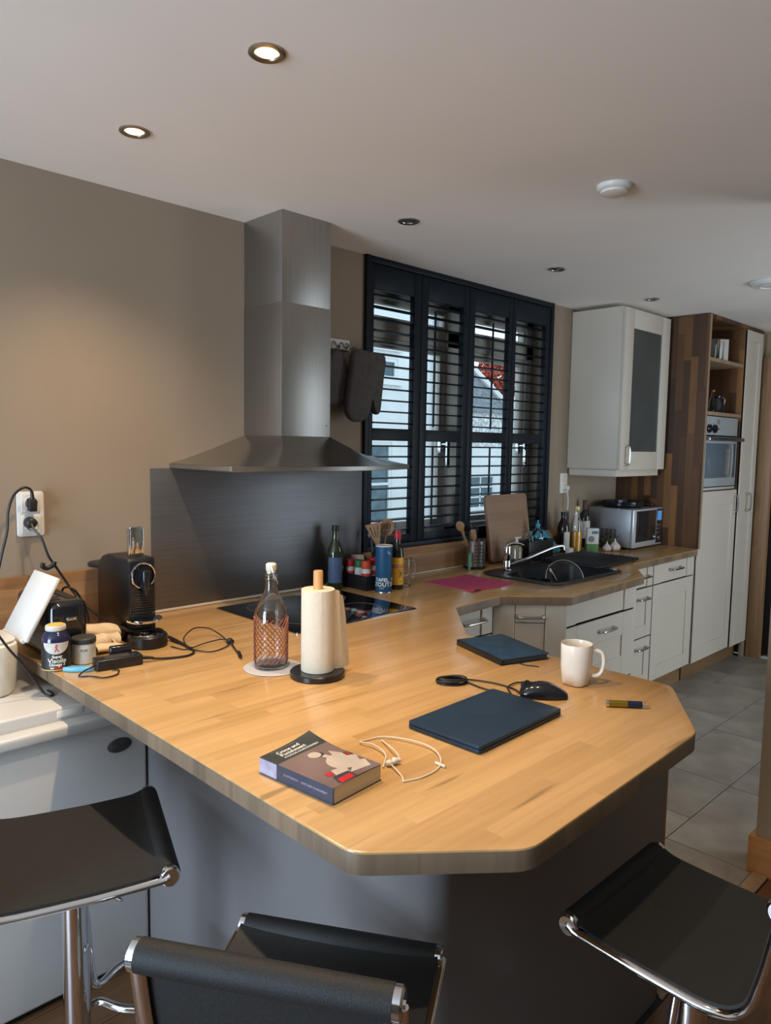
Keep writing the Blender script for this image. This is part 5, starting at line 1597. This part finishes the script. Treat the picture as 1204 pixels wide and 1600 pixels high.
# ------------------------------------------------------------------ sink
t = thing('sink', 'black granite sink set into the worktop', 'sink', (3.28, -.5, CT))
outer = rrect(2.945, 3.625, -.725, -.245, .09, 6); inn = rrect(2.99, 3.58, -.69, -.375, .06, 6); low = rrect(3.01, 3.56, -.672, -.393, .06, 6)
b = BM()
loft(b, [[(x, y, CT + .0005) for x, y in outer], [(x, y, CT + .006) for x, y in outer], [(x, y, CT + .007) for x, y in inn], [(x, y, CT - .02) for x, y in inn], [(x, y, CT - .17) for x, y in low]], True, False)
f = [b.verts.new((x, y, CT - .1702)) for x, y in low]; b.faces.new(f)
sk = obj('basin', b, 'granite', t, True)
b = BM(); lathe(b, [(0, CT - .1695), (.035, CT - .1695), (.04, CT - .1672), (.02, CT - .1668), (0, CT - .168)], 24, (3.3, -.53)); obj('drain', b, 'chrome', t, True)
b = BM(); ball(b, (3.592, -.665, CT + .007), .02, (1, 1, .35)); obj('overflow_knob', b, 'chrome', t, True)
# tap
t = thing('tap', 'chrome single-lever kitchen tap with a long raised spout', 'tap', (3.118, -.308, CT + .007))
b = BM(); lathe(b, [(0, .0005), (.026, .0005), (.027, .004), (.020, .008), (.0195, .05), (.0187, .052), (.0195, .054), (.0195, .10), (.0185, .125), (.012, .136), (0, .138)], 30); obj('body', b, 'chrome', t)
b = BM()
lp = cr([(0, 0, .132), (.018, -.018, .142), (.045, -.045, .139), (.062, -.060, .132)], 5)
tube(b, lp, .011, 12, rad=[.013 - .008 * i / (len(lp) - 1) for i in range(len(lp))], flat=1.3); obj('lever', b, 'chrome', t)
b = BM(); tube(b, cr([(.018, -.012, .030), (.09, -.045, .052), (.20, -.085, .088), (.26, -.105, .106), (.30, -.12, .114), (.335, -.13, .113)], 6), .0075, 12); cyl(b, (.328, -.128, .116), (.332, -.130, .092), .0105, n=14); obj('spout', b, 'chrome', t)
# dishes in the sink
t = thing('pan_lid', 'round glass pan lid leaning in the sink', 'lid', (3.30, -.52, CT - .06))
b = BM(); lathe(b, [(0, .018), (.05, .014), (.095, .002), (.098, 0), (.095, -.002), (.05, .010), (0, .014)], 36, mx=Matrix.Translation((3.290, -.55, CT - .02)) @ Matrix.Rotation(R(-45), 4, 'Z') @ Matrix.Rotation(R(62), 4, 'X')); obj('glass', b, 'glass', t, True)
b = BM(); shell(b, [(.095, .0035), (.099, .002), (.099, -.002), (.095, -.0035), (.095, .0035)], 36, mx=Matrix.Translation((3.290, -.55, CT - .02)) @ Matrix.Rotation(R(-45), 4, 'Z') @ Matrix.Rotation(R(62), 4, 'X')); obj('rim', b, 'satin', t, True)
t = thing('saucepan', 'black pan standing in the left half of the sink', 'pan', (3.10, -.50, CT - .1695))
b = BM(); lathe(b, [(0, .0005), (.072, .0005), (.078, .006), (.080, .155), (.077, .155), (.074, .008), (0, .008)], 32); obj('pot', b, 'black', t)
b = BM(); tube(b, cr([(-.005, .075, .14), (.0, .10, .165), (.01, .115, .18)], 4), .009, 10); obj('handle', b, 'black', t)
b = BM(); lathe(b, [(0, .0005), (.05, .0005), (.085, .008), (.110, .020), (.108, .022), (.05, .005), (0, .004)], 36, mx=Matrix.Translation((3.40, -.53, CT - .165)) )
solo('plate', b, 'ceramic', 'plate lying at the bottom of the sink', 'plate', (3.40, -.53, CT - .165))
t = thing('steel_ladle', 'curved steel ladle handle rising from the sink', 'ladle', (3.12, -.58, CT - .1))
b = BM(); tube(b, cr([(3.17, -.62, CT - .10), (3.14, -.60, CT - .02), (3.135, -.575, CT + .022), (3.155, -.545, CT + .045), (3.175, -.525, CT + .048)], 6), .0045, 8, flat=1.6); obj('handle', b, 'chrome', t, True)
b = BM(); ball(b, (3.175, -.63, CT - .125), .03, (1, 1, .6)); obj('bowl', b, 'chrome', t, True)
# ridged black drainer mat
t = thing('drainer_tray', 'black ridged drainer tray resting over the right end of the sink', 'tray', (3.775, -.415, CT + .008), R(2))
b = BM(); prism(b, rrect(-.245, .245, -.19, .19, .02, 4), 0, .010, .002); obj('tray', b, 'granite', t)
b = BM()
for i in range(18): box(b, -.235, .235, -.180 + i * .0205, -.172 + i * .0205, .0095, .016, .002, 1)
obj('ridge', b, 'granite', t)
b = BM()
for x in (-.2, .2):
    for y in (-.17, .17): cyl(b, (x, y, -.0075 if x > 0 else -.001), (x, y, .001), .008, n=10)
obj('foot', b, 'rubber', t)

# ------------------------------------------------------------------ bottles by the microwave
t = thing('dark_bottle', 'black bottle with a white label standing against the wall left of the juice', 'bottle', (3.985, -.103, CT))
b = BM(); lathe(b, [(0, .0005), (.038, .0005), (.040, .004), (.040, .15), (.034, .18), (.020, .205), (.018, .225), (0, .225)], 28); obj('glass', b, 'darksauce', t)
b = BM(); lathe(b, [(.020, .2255), (.020, .252), (0, .253)], 20); obj('cap', b, 'black', t)
a = math.atan2(-2.46, -3.985)
b = BM(); patch_cyl(b, .0406, a + .1, a + 1.3, .03, .13, 12); obj('label', b, 'labelpaper', t)
t = thing('juice_bottle', 'clear bottle half full of orange juice with a gold cap', 'bottle', (4.072, -.140, CT))
b = BM(); lathe(b, [(0, .0005), (.036, .0005), (.038, .004), (.038, .15), (.036, .175), (.022, .215), (.017, .235), (.017, .262), (.015, .262), (.015, .235), (.020, .213), (.034, .173), (.0362, .15), (.0362, .006), (0, .005)], 30); obj('bottle', b, 'cglass', t)
b = BM(); lathe(b, [(0, .0058), (.0355, .0065), (.0355, .128), (0, .128)], 28); obj('juice', b, 'juice', t)
b = BM(); lathe(b, [(.0185, .2625), (.0195, .264), (.0195, .284), (.017, .287), (0, .2875)], 22); obj('cap', b, 'goldcap', t)
t = thing('carton', 'small white and green carton between the juice bottle and the glass jar', 'carton', (4.128, -.222, CT), R(-46))
b = BM(); box(b, -.036, .036, -.022, .022, .0005, .152, .0015); obj('box', b, 'labelpaper', t)
b = BM(); box(b, -.0362, .0362, -.0224, .0224, .004, .055, .001); obj('green_print', b, mat('green_print', (.10, .22, .07), .6), t)
b = BM(); box(b, -.008, .032, -.0228, -.0222, .118, .136); obj('blue_print', b, mat('blue_print', (.10, .17, .26), .6), t)
b = BM(); ball(b, (-.01, -.022, .085), .020, (1, .05, 1)); obj('grey_print', b, 'textgrey', t)
t = thing('wine_bottle', 'dark bottle with brown-red neck foil behind the carton', 'bottle', (4.315, -.055, CT))
b = BM(); lathe(b, [(0, .0005), (.035, .0005), (.037, .004), (.037, .19), (.030, .22), (.016, .245), (.0145, .262), (0, .262)], 28); obj('glass', b, 'darksauce', t)
b = BM(); lathe(b, [(.0155, .2452), (.016, .262), (.0155, .308), (.014, .31), (0, .3105)], 20); obj('foil', b, mat('brown_red_foil', (.10, .035, .028), .5), t)
a = math.atan2(-2.51, -4.315)
b = BM(); patch_cyl(b, .0376, a - 1.2, a + 1.2, .06, .175, 14); obj('label', b, 'labelpaper', t)
t = thing('white_box', 'small pale packet standing behind the juice bottle', 'packet', (4.190, -.05, CT), R(-20))
b = BM(); box(b, -.022, .022, -.02, .02, .0005, .235, .002); obj('packet', b, 'labelpaper', t)
t = thing('glass_jar', 'small clear glass jar left of the garlic', 'jar', (4.205, -.165, CT))
b = BM(); lathe(b, [(0, .0005), (.030, .0005), (.032, .003), (.032, .085), (.029, .092), (.029, .10), (.027, .10), (.027, .09), (.0295, .083), (.0295, .006), (0, .005)], 26); obj('jar', b, 'cglass', t)
def garlic(x, y, r, label):
    t = thing('garlic_bulb', label, 'garlic', (x, y, CT), random.random(), 'garlic bulbs on the worktop')
    b = BM(); rings = []
    for s_, z in ((.35, .0008), (.8, .006), (1., .018), (.95, .030), (.65, .042), (.28, .051), (.14, .060), (.10, .072)):
        rings.append([((r * s_ * (1 + .07 * math.cos(8 * a_))) * math.cos(a_), (r * s_ * (1 + .07 * math.cos(8 * a_))) * math.sin(a_), z * r / .03) for a_ in [2 * PI * i / 32 for i in range(32)]])
    loft(b, rings); obj('bulb', b, 'garlic', t, sharp=70)
garlic(4.245, -.262, .027, 'smaller garlic bulb, left of the pair before the microwave')
garlic(4.305, -.285, .033, 'larger garlic bulb, right of the pair before the microwave')
b = BM()
for i in range(14):
    a = random.uniform(0, 2 * PI); l_ = random.uniform(.03, .07)
    c0 = Vector((4.31 + .01 * math.cos(a), -.215 + .01 * math.sin(a), CT + .001))
    tube(b, cr([c0, c0 + Vector((math.cos(a) * l_ * .35, math.sin(a) * l_ * .35, l_)), c0 + Vector((math.cos(a) * l_ * .8, math.sin(a) * l_ * .8, l_ * 1.4))], 3), .003, 5, flat=2.)
solo('herb_sprig', b, 'sprout', 'dark dry herb sprig behind the garlic bulbs', 'herb', (4.31, -.215, CT))

# microwave
t = thing('microwave', 'silver microwave oven with dark door and blue display under the wall cabinet', 'microwave', (4.605, -.19, CT))
mx0, mx1, my0, my1, mz0, mz1 = 4.402, 4.808, -.335, -.03, .923, 1.172
b = BM(); box(b, mx0, mx1, my0, my1, mz0, mz1, .004); obj('casing', b, 'mwside', t, True)
b = BM(); box(b, mx0, mx1, my0 - .022, my0 - .0005, mz0, mz1, .005); fr_ = obj('front', b, 'ovensteel', t, True)
b = BM(); box(b, mx0 + .032, mx1 - .095, my0 - .0235, my0 - .021, mz0 + .035, mz1 - .012, .001); obj('door_glass', b, 'mwdoor', fr_, True)
b = BM(); box(b, mx1 - .088, mx1 - .004, my0 - .0235, my0 - .021, mz0 + .012, mz1 - .008, .001); obj('control_panel', b, 'mwdoor', fr_, True)
b = BM(); box(b, mx1 - .078, mx1 - .018, my0 - .0245, my0 - .0232, mz1 - .085, mz1 - .022); obj('display', b, 'display', fr_, True)
b = BM()
for i in range(3): box(b, mx1 - .078, mx1 - .018, my0 - .025, my0 - .0233, mz0 + .075 + i * .026, mz0 + .088 + i * .026, .001)
cyl(b, (mx1 - .048, my0 - .0233, mz0 + .045), (mx1 - .048, my0 - .032, mz0 + .045), .018, n=18); obj('button', b, 'satin', fr_, True)
b = BM()
for i in range(5):
    for j in range(4): box(b, mx0 - .0005, mx0 + .001, -.10 - i * .030, -.118 - i * .030, mz0 + .055 + j * .016, mz0 + .063 + j * .016)
obj('vent', b, 'gap', t, True)
b = BM()
for x in (mx0 + .03, mx1 - .03):
    for y in (my0 + .03, my1 - .03): cyl(b, (x, y, CT + .0005), (x, y, mz0 + .001), .012, n=12)
obj('foot', b, 'rubber', t, True)
# griddle pan and foil on top
t = thing('griddle_pan', 'black pan lying on top of the microwave', 'pan', (4.60, -.17, 1.1725))
b = BM(); lathe(b, [(0, .0005), (.12, .0005), (.135, .012), (.14, .038), (.136, .038), (.13, .014), (.118, .005), (0, .005)], 36); obj('pan', b, 'blackgloss', t)
b = BM(); tube(b, cr([(-.12, -.06, .034), (-.15, -.075, .045), (-.2, -.09, .05)], 4), .010, 10, flat=1.5); obj('handle', b, 'black', t)
b = BM(); lathe(b, [(.02, .006), (.015, .02), (.018, .045), (.014, .055), (0, .057)], 20); obj('lid_knob', b, 'black', t)
b = BM()
rings = []
for i in range(9):
    a = PI * i / 8
    rings.append([(4.77 + .022 * math.cos(2 * PI * k / 14) * (1 + .15 * math.sin(3 * k + i)), -.30 + .10 * i / 8, 1.186 + .012 * math.sin(2 * PI * k / 14) * (.7 + .3 * math.sin(i * 2 + k))) for k in range(14)])
loft(b, rings); solo('foil_roll', b, 'satin', 'crumpled silver foil lying on the microwave beside the walnut panel', 'foil', (4.77, -.25, 1.173))

# socket right with plug and cable
t = thing('wall_socket', 'cream wall socket with white plug right of the window shutters', 'socket', (4.118, -.001, 1.335))
b = BM(); prism(b, rrect(-.040, .040, -.065, .065, .008, 4), 0, .010, .003, mx=Matrix.Rotation(R(90), 4, 'X')); obj('plate', b, 'offwhite', t)
b = BM(); shell(b, [(.021, -.0005), (.020, .003), (.0195, .0005)], 24, mx=Matrix.Translation((0, -.0102, .03)) @ Matrix.Rotation(R(90), 4, 'X')); obj('recess_ring', b, 'white', t)
t = thing('white_plug', 'white plug in the cream socket right of the window', 'plug', (4.125, -.0115, 1.305))
b = BM(); cyl(b, (0, 0, 0), (0, -.028, 0), .018, .015, 20); cyl(b, (0, -.02, -.008), (.004, -.022, -.04), .006, .004, 12); obj('plug_body', b, 'white', t)
cable('white cable hanging from the plug behind the juice bottle', [(4.129, -.033, 1.268), (4.135, -.035, 1.22), (4.14, -.03, 1.16)], .0035, m='white')

# hook rail and mitts
t = thing('hook_rail', 'small white hook rail on the wall behind the hood chimney', 'hook rail', (2.21, -.001, 2.01))
b = BM(); box(b, -.075, .052, -.012, 0, -.022, .024, .002); obj('plate', b, 'white', t)
for x in (-.045, .0, .034):
    b = BM(); tube(b, cr([(x, -.012, .010), (x, -.022, .004), (x + .004, -.034, -.012), (x + .006, -.044, -.018), (x + .006, -.05, -.008)], 4), .004, 8); obj('hook', b, 'satin', t)
def mitt(label, c, outline, y0, y1, rz):
    t = thing('oven_mitt', label, 'oven mitt', c, rz, 'grey oven mitts on the hook rail')
    b = BM()
    for s in range(1):
        n = len(outline)
        cx = sum(p[0] for p in outline) / n; cz = sum(p[1] for p in outline) / n
        layers = [(1., y0 * .35), (1.0, y0 * .75), (.93, y0), (.72, y0 * 1.1)]
        rings = []
        def ring(sc, y): return [(cx + (x - cx) * sc, y, cz + (z - cz) * sc) for x, z in outline]
        rings = [ring(.80, .006), ring(.97, .002), ring(1., -.006), ring(1., -.018), ring(.965, -.026), ring(.86, -.031)]
        loft(b, rings)
    fix(b)
    o = obj('mitt_body', b, 'mitt', t, sharp=75)
    b = BM(); tube(b, cr([(outline[0][0] + .02, -.012, outline[0][1] - .004), (outline[0][0] + .012, -.014, outline[0][1] + .014), (outline[0][0] + .004, -.012, outline[0][1] - .002)], 4), .002, 6); obj('loop', b, 'mitt', t)
big = cr([(v[0], 0, v[1]) for v in [(.0, .0), (.11, .004), (.205, -.005), (.198, -.10), (.185, -.20), (.178, -.255), (.165, -.278), (.145, -.272), (.130, -.235), (.122, -.21), (.112, -.235), (.098, -.275), (.07, -.308), (.02, -.318), (-.025, -.302), (-.045, -.262), (-.035, -.18), (-.018, -.09)]], 3, True)
mitt('grey oven mitt with thumb, hanging in front of the shutter edge', (2.212, -.080, 1.980), [(p.x, p.z) for p in big], -.02, 0, R(4))
sm = cr([(v[0], 0, v[1]) for v in [(.0, .0), (.04, -.04), (.075, -.10), (.085, -.17), (.075, -.235), (.02, -.25), (-.06, -.245), (-.10, -.20), (-.095, -.12), (-.06, -.05)]], 3, True)
mitt('grey oven mitt half hidden by the hood chimney', (2.150, -.038, 1.985), [(p.x, p.z) for p in sm], -.02, 0, 0)

# things on the cupboard's open shelves
def tumbler(x, y, z, r, h, label):
    t = thing('drinking_glass', label, 'glass', (x, y, z), group='glasses on the open cupboard shelves')
    b = BM(); lathe(b, [(0, .0005), (r * .85, .0005), (r * .9, .003), (r, h), (r - .002, h), (r * .86, .008), (0, .008)], 24); obj('glass', b, 'cglass', t)
for x, y, r, h, lb in ((5.02, -.55, .034, .13, 'clear glass, front left on the upper cupboard shelf'), (5.07, -.48, .034, .20, 'tallest clear glass on the upper cupboard shelf'),
                       (5.105, -.55, .034, .125, 'clear glass in the middle of the upper cupboard shelf'), (5.15, -.475, .034, .15, 'clear glass at the back of the upper cupboard shelf')):
    tumbler(x, y, 2.1665, r, h, lb)
b = BM(); box(b, -.035, .035, -.02, .02, .0005, .15, .001)
o = solo('packet', b, 'labelpaper', 'pale packet right of the glasses on the upper cupboard shelf', 'packet'); o.location = (5.205, -.535, 2.1665); o.rotation_euler = (0, 0, R(-30))
b = BM(); box(b, -.012, .012, -.07, .07, .0005, .29, .001)
o = solo('book', b, mat('green_book_cover', (.10, .22, .16), .5), 'slim green book standing upright at the back left of the lower cupboard shelf', 'book'); o.location = (5.06, -.43, 1.8155)
t = thing('coffee_pot', 'small glossy pot on the lower cupboard shelf', 'pot', (5.175, -.53, 1.8155))
b = BM(); lathe(b, [(0, .0005), (.045, .0005), (.05, .004), (.046, .06), (.034, .10), (.036, .115), (0, .118)], 28); obj('body', b, 'blackgloss', t)
b = BM(); tube(b, cr([(.036, -.01, .105), (.07, -.02, .105), (.078, -.02, .07), (.05, -.012, .03)], 4), .006, 8); obj('handle', b, 'satin', t)
t = thing('bottle', 'slender dark bottle beside the pot on the lower cupboard shelf', 'bottle', (5.065, -.545, 1.8155))
b = BM(); lathe(b, [(0, .0005), (.020, .0005), (.022, .003), (.022, .08), (.010, .11), (.010, .135), (0, .136)], 20); obj('glass', b, 'cglass', t)
b = BM(); lathe(b, [(.012, .1365), (.012, .15), (0, .151)], 16); obj('cap', b, 'spoonwood', t)
